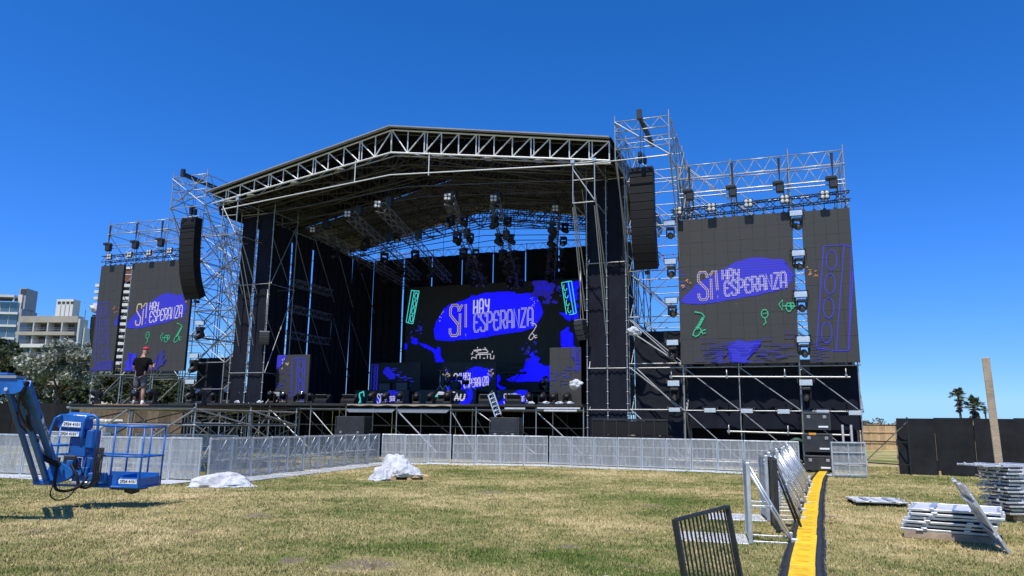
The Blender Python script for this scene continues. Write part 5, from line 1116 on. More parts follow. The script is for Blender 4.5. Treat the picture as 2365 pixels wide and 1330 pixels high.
# flight cases, sub stacks
def case(name, label, loc, rot, w, d, h, lid, group=None, label_strip=None, m=M_CAB):
    t = thing(name, label, 'flight case', loc, rot, group); b = MB(); b.bbox((-w/2, -d/2, .1), (w/2, d/2, h-lid-.01), .02); b.build('body', m, t)
    b = MB(); b.bbox((-w/2+(.04 if lid > .3 else 0), -d/2, h-lid+.005), (w/2-(.04 if lid > .3 else 0), d/2, h), .02); b.build('lid', m, t)
    b = MB()
    for z in (h-lid-.03, h-lid+.02, h-.04, .12): b.box((-w/2-.006, -d/2-.006, z), (w/2+.006, -d/2+.02, z+.025))
    for x in (-w/2-.006, w/2-.02): b.box((x, -d/2-.007, .1), (x+.026, -d/2+.02, h))
    b.build('edge_trim', mat('dull_case_trim', (.10, .10, .10), .4, .6, .3, 9), t)
    for x in (-w*.3, w*.3): b = MB(); b.bbox((x-.06, -d/2-.02, h-lid-.14), (x+.06, -d/2-.007, h-lid-.04), .006); b.build('latch', M_GALV, t)
    for x in (-w/2+.12, w/2-.12):
        for y in (-d/2+.1, d/2-.1): b = MB(); b.lathe([(.05, -.02), (.05, .02)], 10, M=Matrix.Translation((x, y, .05)) @ Matrix.Rotation(R(90), 4, 'Y')); b.build('wheel', M_RUB, t)
    if label_strip:
        for (x0, x1, z0, z1, mm) in label_strip: b = MB(); b.box((x0, -d/2-.012, z0), (x1, -d/2-.008, z1)); b.build('label_strip', mm, t)
    return t
M_CASE = mat('black_case_board', (.028, .029, .032), .45, 0, .35, 3)
case('flight_case', 'large black flight case under the stage edge at the left of centre', sv(-21.35, -1.1, 0), -SA, 1.5, .8, 1.86, .62, m=M_CASE); case('flight_case', 'large black flight case under the stage edge below the leaning ladder', sv(-13.9, -1.1, 0), -SA+.05, 1.28, .8, 1.88, .62, m=M_CASE)
for k, (z0, h_, lb) in enumerate([(0, .62, 'lowest black equipment box of the stack behind the yellow cable ramp'), (.64, .78, 'middle black equipment box of the stack, orange label above its door'), (1.44, .75, 'topmost black equipment box of the stack against the dark cloth')]):
    case('equipment_box', lb, sv(-1.65, -.65, z0), -SA-.06, 1.0 if k < 2 else .92, .8, h_, .08, 'stack of black equipment boxes', [(.05, .38, h_*.26, h_*.26+.06, M_STICK)]+([(-.3, -.05, h_-.055, h_+.02, M_ORANGE)] if k == 1 else []), m=M_CASE)
t = sth('cable_coil', 'coil of dark green hose hung beside the black equipment boxes', 'hose', -2.4, -.95, .75); b = MB()
for q in range(5): b.path([(.33*math.cos(a*.35)*(1+.05*q), .03*q, .42*math.sin(a*.35)*(1+.04*q)) for a in range(19)], .016, 5)
b.build('hose', M_GREENC, t)
lf_ = sth('ladder_frame', 'short silver ladder-like truss leaning from a flight case against the stage edge', 'ladder frame', -14.55, -.75, 1.9); b = MB()
for x in (0, .28): b.bbox((x-.025, -.03, 0), (x+.025, .03, 1.05), .004)
for k in range(6): b.box((.0, -.015, .05+k*.19), (.28, .015, .09+k*.19)).tube((.01, .0, .07+k*.19), (.27, 0, .2+k*.19), .012, 4)
b.build('frame', M_ALU, lf_); lf_.rotation_euler = (R(-8), R(-24), -SA)
bm_ = sth('mesh_barrier', 'low black framed mesh wall before the right roof tower', 'barrier', -10.2, -1.0, 0); MB().bbox((0, -.05, .02), (3.05, 0.02, .1), .005).build('rail', M_BLKMET, bm_); MB().bbox((0, -.05, 1.80), (3.05, .02, 1.88), .005).build('rail', M_BLKMET, bm_)
for k in range(7): MB().box((k*.508-.02 if k else 0, -.055, .1), (k*.508+.02 if k < 6 else 3.05, .0, 1.8)).build('upright', M_BLACK, bm_)
for k in range(6):
    for j in range(3): MB().box((k*.508+.022, -.03, .105+j*.57), (k*.508+.486, -.01, .65+j*.57)).build('mesh_panel', M_GRILLE, bm_)
# ------------------------------------------------------------------ crowd barriers
def chk(mb, lo, hi): mb.box(lo, hi); return mb
BP = {}
b = MB(); b.box((.02, -.006, .06), (.98, .0, 1.10)); BP['panel_sheet'] = b.mesh('panel_sheet', M_PERF)
b = MB()
for x in (0.003, .957): b.bbox((x, -.012, .02), (x+.04, .045, 1.12), .006)
b.bbox((.043, .002, .05), (.957, .04, .09), .004).bbox((.0, -.02, 1.10), (1.0, .05, 1.15), .014).bbox((.485, .004, .09), (.515, .03, 1.10), .004)
for z in (.42, .78): b.bbox((.043, .006, z), (.957, .034, z+.035), .004)
BP['frame'] = b.mesh('frame', M_ALU)
b = MB(); b.bbox((.01, -1.02, .004), (.99, -.015, .022), .004)
for k in range(12): b.box((.03, -1.0+k*.08, .0225), (.97, -.985+k*.08, .026))
BP['foot_plate'] = b.mesh('foot_plate', M_ALUW)
def brace_mesh(x):
    b = MB(); b.path([(x, .05, 1.08), (x, .33, .56), (x, .60, .07)], .018, 6); b.path([(x+.055, .05, 1.0), (x+.055, .32, .50), (x+.055, .56, .07)], .012, 5); b.bbox((x-.015, .05, .01), (x+.02, .66, .04), .004)
    b.bbox((x-.012, .05, .50), (x+.015, .34, .535), .004); b.bbox((x-.03, .57, .04), (x+.07, .66, .10), .006); return b.mesh('brace', M_ALU)
BP['brace0'] = brace_mesh(.14); BP['brace1'] = brace_mesh(.80)
b = MB(); b.bbox((.1, .62, .015), (.9, .655, .04), .004); BP['rear_bar'] = b.mesh('rear_bar', M_ALU)
def barrier(loc, rot, label, group, foot=True):
    t = thing('crowd_barrier', label, 'crowd barrier', loc, rot, group)
    for k, me in BP.items():
        if k == 'foot_plate' and not foot: continue
        piece(t, 'brace' if k.startswith('brace') else k, me)
    return t
bar0 = None
def run(P, Q, n, lab, group, jit=.6, skip=(), first=None):
    P, Q = Vector((*P, 0)), Vector((*Q, 0)); d = (Q-P)/n; a = math.atan2(d.y, d.x); sc = d.length
    out = []
    for k in range(n):
        if k in skip: continue
        p = P+d*k; o = barrier(p+Vector((0, 0, random.uniform(-.01, .012))), a+R(random.gauss(0, jit)), lab(k), group) if not out and first is None else dup(first or out[0], p+Vector((0, 0, random.uniform(-.01, .012))), a+R(random.gauss(0, jit)), lab(k), group)
        o.scale = (sc*.995, 1, 1); out.append(o)
    return out
r1 = run((-16.9, 22.6), (-8.27, 20.33), 9, lambda k: f"{ORD[8-k]} silver barrier from the corner in the run behind the blue lift", 'barriers in the near left run')
r2 = run((-8.12, 20.5), (-5.32, 30.8), 11, lambda k: f"{ORD[k]} barrier from the near corner in the run receding toward the stage", 'barriers in the receding left run', first=r1[0])
b1_, b2_, b3_ = sv(-18.36, -3.77), sv(-15.7, -2.75), sv(-11.9, -1.62)
r3 = run((b1_.x, b1_.y), (b2_.x, b2_.y), 3, lambda k: f"{ORD[k]} barrier from the left in the short run behind the sheeted pallet bundle", 'barriers in front of the stage centre', first=r1[0])
r4 = run((b2_.x+.06, b2_.y), (b3_.x, b3_.y), 4, lambda k: f"{ORD[k]} barrier from the left in the run before the ladder flight case", 'barriers in front of the stage right of centre', first=r1[0])
b4_ = sv(-2.35, -2.25)
r5 = run((b3_.x+.05, b3_.y-.05), (b4_.x, b4_.y), 10, lambda k: f"{ORD[k]} barrier from the left in the right run below the screen braces", 'barriers in the right run', first=r1[0])
r6 = run((9.12, 24.8), (3.12, 10.62), 11, lambda k: f"{ORD[10-k]} barrier from the near end in the row beside the yellow cable ramp", 'barriers beside the yellow cable ramp', 2.5, skip=(9,), first=r1[0])
for o in r6: o.scale = (1, 1, 1); o.rotation_euler.z += R(9)
for k, o in enumerate(r6):                          # only some footplates lie on the field side
    if k < 8:
        for ch in list(o.children):
            if ch.name.startswith('foot_plate'): bpy.data.objects.remove(ch)
o = dup(r1[0], sv(-1.02, -4.1)+Vector((0, 0, .02)), R(-6), 'silver barrier standing alone with its ribbed side out, right of the yellow ramp', 'single barriers'); o.scale = (1.15, 1, 1)
for ch in list(o.children):
    if ch.name.startswith('brace') or ch.name.startswith('rear_bar'): bpy.data.objects.remove(ch)
o.rotation_euler = (0, 0, R(180-4)); o.location = (11.98, 25.45, .02)
bk = MB(); bk.bbox((0, -.03, .03), (.05, .04, 1.14), .006).bbox((.93, -.03, .03), (.98, .04, 1.14), .006).bbox((.05, -.03, 1.08), (.93, .04, 1.14), .006)
t = thing('black_barrier', 'black framed barrier between silver ones, second in the row by the yellow ramp', 'crowd barrier', (4.47, 13.05, 0), math.atan2(-.97, -.25)); bk.build('frame', M_BLACK, t)
MB().box((.052, -.012, .06), (.928, .0, 1.078)).build('panel_sheet', M_BLACK, t)
for x in (.1, .85): b = MB(); b.path([(x, .04, 1.05), (x, .36, .1)], .02, 6); b.bbox((x-.02, .04, .01), (x+.02, .4, .05), .004); b.build('brace', M_BLKMET, t)
r7 = run((-17.0, 27.4), (-9.2, 25.4), 8, lambda k: f"{ORD[k]} barrier from the left in the second row behind the lift basket", 'barriers in the second left row', 3, skip=(3,), first=r1[0])
# ------------------------------------------------------------------ folded barriers, stacked
FB = {}
b = MB(); b.bbox((0, 0, .0), (1.2, 1.05, .006), .001); FB['panel_sheet'] = b.mesh('panel_sheet', M_ALUW)
b = MB()
for y in (0, 1.01): b.bbox((-.01, y, -.012), (1.21, y+.045, .024), .005)
for x in (.0, .57, 1.155): b.bbox((x, .046, -.008), (x+.045, 1.009, .018), .003)
FB['frame'] = b.mesh('frame', M_ALU)
for k_, x in enumerate((.27, .83)): b = MB(); b.bbox((x, -.025, .024), (x+.085, .85, .046), .005).bbox((x+.02, .84, .025), (x+.065, 1.0, .040), .004); FB['folded_brace'+str(k_)] = b.mesh('folded_brace', M_ALU)
b = MB()
for x in (.2, .95): b.bbox((x, -.025, -.005), (x+.10, -.001, .022), .005)
for x in (-.02, 1.19): b.bbox((x, .3, .0), (x+.03, .36, .05), .004).bbox((x, .7, .0), (x+.03, .76, .05), .004)
FB['hinge'] = b.mesh('hinge', M_ALUW)
fb0 = [None]
def folded(loc, rot, label, group):
    if fb0[0] is None:
        t = thing('folded_barrier', label, 'folded barrier', loc, 0, group); t.rotation_euler = rot; fb0[0] = t
        for k, me in FB.items(): piece(t, k.rstrip('01'), me)
        return t
    return dup(fb0[0], loc, rot, label, group)
def pallet(loc, rot, label, w=1.2, d=1.0, m=M_WOODG, n=7):
    t = thing('pallet', label, 'pallet', loc, rot)
    for k in range(n): MB().bbox((0, k*(d-.1)/(n-1), .115), (w, k*(d-.1)/(n-1)+.1, .135), .003).build('board', m, t)
    for y in (0, d/2-.05, d-.1):
        MB().bbox((0, y, .0), (w, y+.1, .018), .003).build('board', m, t); MB().bbox((0, y, .097), (w, y+.1, .114), .003).build('board', m, t)
        for x in (0, w/2-.07, w-.14): MB().box((x, y, .019), (x+.14, y+.1, .096)).build('block', m, t)
    return t
ax = R(-32)
lp = Vector((6.08, 11.82, 0)); e1 = Vector((math.cos(ax), math.sin(ax), 0)); e2 = Vector((-math.sin(ax), math.cos(ax), 0))
MB().bbox((0, 0, 0), (1.15, .09, .11), .006).build('timber_beam', M_WOODG).location = lp-e1*.02; q = bpy.data.objects['timber_beam']; q.rotation_euler = (0, 0, ax); tag(q, 'grey timber beam under the front edge of the low barrier stack', 'beam')
q2 = q.copy(); COL.objects.link(q2); q2.location = lp+e2*.85; tag(q2, 'grey timber beam under the rear edge of the low barrier stack', 'beam')
sp_ = [(-.05, .0, 0), (-.03, .02, 1), (.0, -.02, -1), (.06, .03, 2), (.10, .0, 0), (.06, .05, -1)]
for k, (dx, dy, dr) in enumerate(sp_):
    folded(lp+e1*dx+e2*dy+Vector((0, 0, .125+k*.058)), (R(random.uniform(-.8, .8)), R(random.uniform(-.6, .6)), ax+R(dr)), f"{['lowest', 'second from the bottom', 'third from the bottom', 'fourth from the bottom', 'fifth from the bottom', 'topmost'][k]} folded barrier in the low stack before the leaning one", 'folded barriers in the low stack')
folded((6.60, 10.42, .03), (R(0), 0, 0), 'folded barrier leaning on edge against the low stack', 'leaning folded barrier'); lo = [o for o in bpy.data.objects if o.get('group') == 'leaning folded barrier'][0]
# leaning panel: local x runs up the slope, local y away from the camera
ux = Vector((-.42, .12, .82)).normalized(); uy = Vector((.36, .93, .05)); uy = (uy-ux*uy.dot(ux)).normalized(); uz = ux.cross(uy)
lo.matrix_basis = Matrix(((ux.x, uy.x, uz.x, 6.72), (ux.y, uy.y, uz.y, 10.38), (ux.z, uy.z, uz.z, .03), (0, 0, 0, 1))) @ Matrix.Diagonal((.80, .9, 1, 1))
folded((7.42, 16.35, .09), (0, 0, R(-12)), 'single folded barrier lying flat on the grass far from the stacks', 'flat folded barrier'); f2 = [o for o in bpy.data.objects if o.get('group') == 'flat folded barrier'][0]; f2.scale = (.85, .95, 1)
b = MB()
for x in (0.02, .9):
    for y in (.05, .85): b.box((x, y, 0), (x+.1, y+.1, .07))
o = b.build('timber_blocks', mat('dark_timber', (.05, .04, .035), .9)); o.location = f2.location-Vector((0, 0, .09)); o.rotation_euler = (0, 0, R(-12)); tag(o, 'dark timber blocks under the single flat folded barrier', 'timber blocks')
tx = R(2); tp = Vector((9.02, 13.75, 0)); t1 = Vector((math.cos(tx), math.sin(tx), 0)); t2 = Vector((-math.sin(tx), math.cos(tx), 0))
pallet(tp+t1*.12+t2*.05, tx, 'wooden pallet under the tall barrier stack at the right edge', 1.2, .7, M_WOOD)
for k in range(14):
    dx = -.02+.05*math.sin(k*1.7)-(.38 if k == 13 else 0); dz = .155+k*.064
    o = folded(tp+t1*dx+t2*random.uniform(-.04, .04)+Vector((0, 0, dz)), (R(random.uniform(-.7, .7)), R(random.uniform(-.5, .5)), tx+R(random.uniform(-2, 2))), f"{ORD[13-k] if k < 13 else 'topmost jutting'} folded barrier from the top of the tall stack at the right edge" if k < 13 else 'topmost folded barrier of the tall stack, jutting out to the left', 'folded barriers in the tall stack'); o.scale = (1, .75, 1)

# ------------------------------------------------------------------ yellow cable ramp
rp = [(2.75, 7.4), (3.31, 8.76), (3.77, 9.88), (4.37, 11.33), (5.07, 13.02), (6.03, 15.32), (7.43, 18.64), (9.66, 23.84), (11.75, 28.4)]
rp = [Vector((*p, 0)) for p in rp]; Ls = [0]
for a, c in zip(rp, rp[1:]): Ls.append(Ls[-1]+(c-a).length)
def at_len(s):
    for i in range(len(rp)-1):
        if s <= Ls[i+1] or i == len(rp)-2: return rp[i].lerp(rp[i+1], (s-Ls[i])/(Ls[i+1]-Ls[i]))
b = MB(); b.prism([(-.26, 0.004), (-.145, .052), (-.145, .004)], 0, .895).prism([(.145, .004), (.145, .052), (.26, .004)], 0, .895); b.box((-.145, 0, .004), (.145, .895, .03))
for k in range(9):
    for s_ in (-1, 1): b.box((s_*.20-.035, .05+k*.1, .022), (s_*.20+.035, .075+k*.1, .034))
for k in range(12): b.box((.139, .03+k*.075, .052), (.152, .055+k*.075, .066))
RB = b.mesh('ramp_base', M_RUBR)
b = MB(); b.bbox((-.14, .003, .045), (.138, .892, .064), .004); RL = b.mesh('lid', M_YEL)
b = MB()
for (y0, n) in ((.2, 4), (.62, 4)):
    for k in range(n): b.box((-.075, y0+k*.024, .0642), (.075-.02*(k % 2), y0+k*.024+.012, .0655))
RM = b.mesh('lid_marking', M_YELD)
rt0 = None; n_seg = int(Ls[-1]/.9)
for k in range(n_seg):
    p = at_len(k*.9); q = at_len((k+1)*.9); d = q-p; rz = math.atan2(d.y, d.x)-R(90)+R(random.gauss(0, .2)); lb = f"{ORD[k]} yellow-lidded cable ramp section counted from the nearest"
    w = Vector((random.uniform(-.005, .005), 0, random.uniform(-.002, .003)))
    if rt0 is None:
        rt0 = thing('cable_ramp', lb, 'cable ramp', p+w, rz, 'yellow and black cable ramp sections'); piece(rt0, 'ramp_base', RB); l_ = piece(rt0, 'lid', RL); piece(l_, 'lid_marking', RM)
    else: dup(rt0, p+w, rz, lb)

# ------------------------------------------------------------------ near black gate
tl, tr = Vector((1.32, 6.1, .90)), Vector((2.04, 7.15, .92)); d = (tr-tl); d.z = 0; L = d.length; az = math.atan2(d.y, d.x)
gt = thing('steel_gate', 'small black steel bar gate leaning in the near foreground', 'gate', tl-Vector((0, 0, .9)), az); gt.rotation_euler = (R(-9), 0, az)
gt.location = Vector((1.32, 6.1, 0))+Vector((math.sin(az), -math.cos(az), 0))*.14
M_GATE = mat('chipped_black_gate_paint', (.016, .016, .017), .42, .2, .5, 9, .25, 35)
b = MB(); b.bbox((-.022, -.022, 0), (.024, .022, .93), .006).build('stile', M_GATE, gt); b = MB(); b.bbox((L-.024, -.022, 0), (L+.022, .022, .93), .006).build('stile', M_GATE, gt)
for z in (.12, .905): b = MB(); b.bbox((.026, -.02, z), (L-.026, .02, z+.035 if z < .5 else z+.03), .006).build('rail', M_GATE, gt)
bm1 = MB().bbox((-.007, -.007, .156), (.007, .007, .903), .002).mesh('bar', M_GATE)
for k in range(13): piece(gt, 'bar', bm1, (.026+(L-.05)*(k+1)/14, 0, 0))

# ------------------------------------------------------------------ white sheeted bundles
def bundle(name, label, loc, rot, size, seed, ridges=5):
    bm = bmesh.new(); bmesh.ops.create_icosphere(bm, subdivisions=6, radius=1); L_, W_, H_ = size
    for v in bm.verts:
        c = v.co; fl = max(0, -c.z); n1 = noise.noise(c*1.4+Vector((seed, 0, 0))); n2 = 1-abs(noise.noise(Vector((c.x*2.6, c.y*2.0, c.z*1.2+seed)))*2); n3 = 1-abs(noise.noise(Vector((c.x*6, c.y*5+seed, c.z*3)))*2)
        n4 = noise.noise(Vector((math.atan2(c.y, c.x)*2.2, seed, c.z))); n5 = 1-abs(noise.noise(Vector((math.atan2(c.y, c.x)*3.2, c.z*.7+seed, 4)))*2); k = 1+.24*n1+.10*(n2-.5)+.03*(n3-.5)+.12*(n5-.5)*(1-.5*abs(c.z)); x, y, z = c.x*L_*k*(1+.25*fl+.22*n4*(c.z < .1)), c.y*W_*k*(1+.3*fl+.3*n4*(c.z < .1)), c.z*H_*k
        if z < 0: z *= .12
        v.co = (x, y, z+.03*(1 if c.z > -.4 else 0))
    me = bpy.data.meshes.new(name); bm.to_mesh(me); bm.free(); me.materials.append(M_WHITE); me.polygons.foreach_set('use_smooth', [True]*len(me.polygons)); o = link(bpy.data.objects.new(name, me)); o.location = loc; o.rotation_euler = (0, 0, rot); return tag(o, label, 'sheeted bundle')
bundle('sheeted_bundle', 'low white plastic sheeted heap lying on the grass by the left barriers', (-7.18, 18.95, .0), R(18), (.76, .30, .30), 3)
pallet((-3.35, 21.55, 0), R(14), 'wooden pallet under the white sheeted bundle', 1.05, .8, M_WOOD)
bundle('sheeted_bundle', 'tall white plastic sheeted bundle resting on a pallet', (-3.32, 22.2, .12), R(-8), (.50, .38, .52), 8)
o = bundle('plastic_sheet', 'crumpled white sheet hanging off the left side of the pallet bundle', (-3.62, 21.75, .0), R(20), (.34, .26, .36), 15)
o = bundle('rolled_sheet', 'rolled white sheet lying across the right side of the pallet bundle', (-2.98, 21.80, .14), R(14), (.42, .20, .27), 21)
tag(crumple('paper_scrap', .05, 2, M_WHITE, (1.5, 1, .5)), 'small white scrap on the grass at the bottom centre', 'scrap'); bpy.data.objects['paper_scrap'].location = (1.05, 8.3, .04)
t = crumple('storage_tank', .01, 1, M_WHITE); bpy.data.objects.remove(t)
tk = thing('water_tank', 'white square plastic tank under the left platform above the lift basket', 'tank', (-17.05, 30.2, .35), R(-18)); b = MB(); b.bbox((0, 0, 0), (1.0, 1.0, 1.25), .08).build('tank', mat('cream_plastic', (.62, .58, .50), .5), tk)
b = MB()
for k in range(5):
    b.tube((k*.24+.02, -.03, 0), (k*.24+.02, -.03, 1.25), .012, 5); b.tube((0, -.035, k*.3), (1, -.035, k*.3), .012, 5)
b.build('cage', M_GALV, tk); MB().box((0, 0, -.35), (1, 1, -.01)).build('base', M_WOODG, tk)

# ------------------------------------------------------------------ blue boom lift
lift = thing('boom_lift', 'bright blue boom lift, its basket hovering over the grass at the left', 'boom lift', (-7.68, 14.25, 0), 0)
LO = Vector((-7.68, 14.25, 0)); YA = Matrix.Rotation(R(-3), 4, 'Z') @ Matrix.Translation((0, 0, .4)) @ Matrix.Rotation(R(.8), 4, 'Y') @ Matrix.Translation((0, 0, -.4))
def bl(name, mb, m=M_BLUE, parent=None): 
    mb.v = [tuple(YA @ Vector(p)) for p in mb.v]; return mb.build(name, m, parent or lift)
D = .74
b = MB(); b.bbox((-.25, -.01, .375), (.80, D, .40), .006); b.tube((-.88, 0, .39), (.78, 0, .39), .022, 8).tube((.78, 0, .39), (.80, D, .39), .022, 8); bl('basket_floor', b)
for (x, y) in ((.22, 0), (.785, 0), (.08, D), (.52, D), (.80, D), (-.86, 0), (-.80, D)): bl('post', MB().tube((x, y, .39), (x, y, 1.50), .018, 8))
for z, nm in ((1.50, 'top_rail'), (.95, 'mid_rail')):
    b = MB(); b.tube((.0, 0, z), (.83, 0, z), .019, 8).tube((.785, -.02, z), (.80, D+.02, z), .019, 8).tube((-.82, D, z), (.82, D, z), .018, 8); bl(nm, b)
    b = MB(); b.tube((-.88, 0, z), (-.48, 0, z), .018, 8).tube((-.86, 0, z), (-.80, D, z), .018, 8); bl(nm, b)
b = MB(); pts = [(-.18, .02), (.18, .02), (.32, .06), (.40, .16), (.62, .16), (.80, .08)]
for (x0, y0), (x1, y1) in zip([(-.20, .02), (.20, .02), (.32, .05), (.40, .12)], [(.20, .02), (.32, .05), (.40, .12), (.40, .60)]): b.add([(x0, y0, .41), (x1, y1, .41), (x1, y1, .60), (x0, y0, .60)], [(0, 1, 2, 3)], 0, True)
bl('tub', b); b = MB(); b.bbox((.41, -.005, .41), (.775, .012, .56), .004); b.bbox((.775, .02, .41), (.79, D-.02, .56), .003).bbox((-.2, D-.02, .41), (.775, D-.005, .62), .004); bl('toe_board', b)
b = MB(); b.lathe([(.02, .24), (.13, .28), (.15, .37)], 14, M=Matrix.Translation((.5, .3, 0))); b.box((.2, .1, .33), (.7, .5, .374)); bl('underside_mount', b, M_BLACK)
# console
b = MB(); b.prism([(-.80, 1.46), (-.26, 1.44), (-.27, 1.62), (-.32, 1.66), (-.74, 1.70), (-.79, 1.64)], -.22, .05); hood = bl('console_hood', b)
b = MB(); b.add([(-.76, -.215, 1.645), (-.30, -.215, 1.62), (-.33, .05, 1.72), (-.72, .05, 1.74)], [(0, 1, 2, 3)]); b.add([(-.76, -.215, 1.645), (-.72, .05, 1.74), (-.74, .05, 1.60)], [(0, 1, 2)]); b.add([(-.30, -.215, 1.62), (-.33, .05, 1.60), (-.33, .05, 1.72)], [(0, 1, 2)]); bl('hood_slope', b)
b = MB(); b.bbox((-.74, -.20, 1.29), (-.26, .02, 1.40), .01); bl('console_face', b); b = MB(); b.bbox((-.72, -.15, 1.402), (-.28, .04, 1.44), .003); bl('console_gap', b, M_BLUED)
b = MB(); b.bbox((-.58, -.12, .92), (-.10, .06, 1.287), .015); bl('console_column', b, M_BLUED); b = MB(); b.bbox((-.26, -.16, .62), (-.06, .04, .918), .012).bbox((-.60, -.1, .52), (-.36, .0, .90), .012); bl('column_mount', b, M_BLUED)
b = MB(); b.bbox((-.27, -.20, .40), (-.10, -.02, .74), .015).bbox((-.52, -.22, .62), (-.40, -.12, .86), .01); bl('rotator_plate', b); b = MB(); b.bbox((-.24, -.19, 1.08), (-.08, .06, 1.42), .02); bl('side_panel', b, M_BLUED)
b = MB(); b.path([(-.70, -.25, 1.68), (-.80, -.27, 1.62), (-.86, -.28, 1.40), (-.88, -.28, 1.22), (-.84, -.27, 1.14), (-.76, -.25, 1.13), (-.56, -.15, 1.13)], .026, 8); bl('guard_loop', b)
b = MB(); b.path([(-.26, -.24, 1.10), (-.27, -.25, 1.40), (-.25, -.25, 1.60), (-.19, -.25, 1.68), (-.08, -.25, 1.69), (-.01, -.25, 1.64), (.01, -.24, 1.52), (-.02, -.2, 1.30), (-.05, -.15, 1.10), (-.12, -.12, 1.06)], .026, 8); bl('guard_loop', b)
def plate(name, pts, txt, size, parent, shear=0, ink=M_INK, extra=None):
    """a white sticker on the quad pts (lower left, lower right, upper right, upper left) with its lettering"""
    a, c, d_, e = [YA @ Vector(p) for p in pts]; x = (c-a).normalized(); n = x.cross((e-a).normalized()).normalized(); y = n.cross(x); off = n*.004
    s = MB().add([a+off, c+off, d_+off, e+off], [(0, 1, 2, 3)]).build('sticker', M_STICK, parent); M = Matrix(((x.x, y.x, n.x, 0), (x.y, y.y, n.y, 0), (x.z, y.z, n.z, 0), (0, 0, 0, 1))); ctr = (a+c+d_+e)/4+n*.008
    for (tx_, dx, sz, mm, sh) in ([(txt, 0, size, ink, shear)] if extra is None else extra):
        o = bpy.data.objects.new('lettering', text_mesh(tx_, sz, mm, shear=sh, bold=.002)); o.matrix_basis = Matrix.Translation(ctr+x*dx) @ M; link(o, lift)
    return s
plate('s', [(-.70, -.22, 1.475), (-.33, -.22, 1.462), (-.33, -.22, 1.555), (-.66, -.22, 1.57)], '2924 4101*', .088, lift, extra=[('2924 4101*', .02, .075, M_INK, 0)])
plate('s', [(-.73, -.20, 1.30), (-.36, -.20, 1.295), (-.36, -.20, 1.375), (-.73, -.20, 1.385)], '', .08, lift, extra=[('2924 4101*', .0, .074, M_INK, 0)])
plate('s', [(-.62, -.185, 1.652), (-.30, -.185, 1.634), (-.27, -.08, 1.676), (-.56, -.08, 1.69)], '', .07, lift, extra=[('R', -.105, .10, M_REDINK, .3), ('ILUMTENT', .035, .05, M_INK, .3)])
plate('s', [(.40, -.005, .455), (.745, -.005, .455), (.745, -.005, .535), (.40, -.005, .535)], '', .07, lift, extra=[('2924 4101*', .02, .072, M_INK, 0)])
b = MB(); b.add([(.385, -.007, .50), (.425, -.007, .45), (.465, -.007, .50), (.425, -.007, .55)], [(0, 1, 2, 3)]); bl('diamond_sticker', b, M_STICK)
# jib arm reaching toward the camera on the left
def W(*p): return Vector(p)-LO
def beam(a, c, w, h, up=(0, 0, 1)):
    a, c = Vector(a), Vector(c); t = (c-a); Lh = t.length; t.normalize(); s_ = t.cross(Vector(up)).normalized(); u_ = s_.cross(t)
    M = Matrix(((s_.x, t.x, u_.x, a.x), (s_.y, t.y, u_.y, a.y), (s_.z, t.z, u_.z, a.z), (0, 0, 0, 1))); return MB().bbox((-w/2, 0, -h/2), (w/2, Lh, h/2), .008, 0, M)
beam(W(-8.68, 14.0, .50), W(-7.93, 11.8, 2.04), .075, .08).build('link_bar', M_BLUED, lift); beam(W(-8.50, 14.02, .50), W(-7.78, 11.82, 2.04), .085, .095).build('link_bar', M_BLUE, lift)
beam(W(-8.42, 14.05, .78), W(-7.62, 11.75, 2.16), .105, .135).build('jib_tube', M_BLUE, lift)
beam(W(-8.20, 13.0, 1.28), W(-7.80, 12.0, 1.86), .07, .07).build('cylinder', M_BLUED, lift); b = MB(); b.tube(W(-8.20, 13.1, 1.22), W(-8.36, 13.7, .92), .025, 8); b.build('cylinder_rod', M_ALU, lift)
b = MB(); b.prism([(-.20, -.10), (.02, -.10), (.28, -.02), (.48, .14), (.30, .22), (.12, .32), (-.02, .26)], -.06, .06); o = b.build('knuckle_plate', M_BLUE, lift); o.location = W(-8.45, 14.08, .52)
b = MB(); b.bbox((0, -.06, -.07), (.62, .06, .09), .02); o = b.build('platform_arm', M_BLUED, lift); o.location = W(-8.08, 14.12, .56)
b = MB(); b.tube((0, 0, 0), (.42, 0, .0), .03, 8); o = b.build('arm_rod', M_ALU, lift); o.location = W(-8.02, 14.0, .47)
b = MB(); b.bbox((-.22, -.06, -.04), (.1, .06, .05), .015); o = b.build('pivot_block', M_BLUED, lift); o.location = W(-8.48, 13.98, .47)
# elbow and upper boom running out to the left
b = MB(); b.prism([(-3.4, -.10), (-.05, -.10), (.06, -.06), (.10, .02), (.06, .10), (-.05, .14), (-3.4, .14)], -.10, .12); o = b.build('upper_boom', M_BLUE, lift); o.location = W(-7.72, 11.78, 2.10)
b = MB(); b.box((-3.4, -.125, .142), (-.02, .13, .185)); o = b.build('boom_cover', M_ROOFE, lift); o.location = W(-7.72, 11.78, 2.10); b = MB(); b.bbox((-.42, -.1, .187), (-.18, .1, .225), .01); o = b.build('boom_cap', M_BLUE, lift); o.location = W(-7.72, 11.78, 2.10)
b = MB()
for x in (-.16, -.02): b.tube((x, -.12, .02), (x, -.145, .02), .028, 8)
o = b.build('pins', M_ALU, lift); o.location = W(-7.85, 11.78, 2.05)
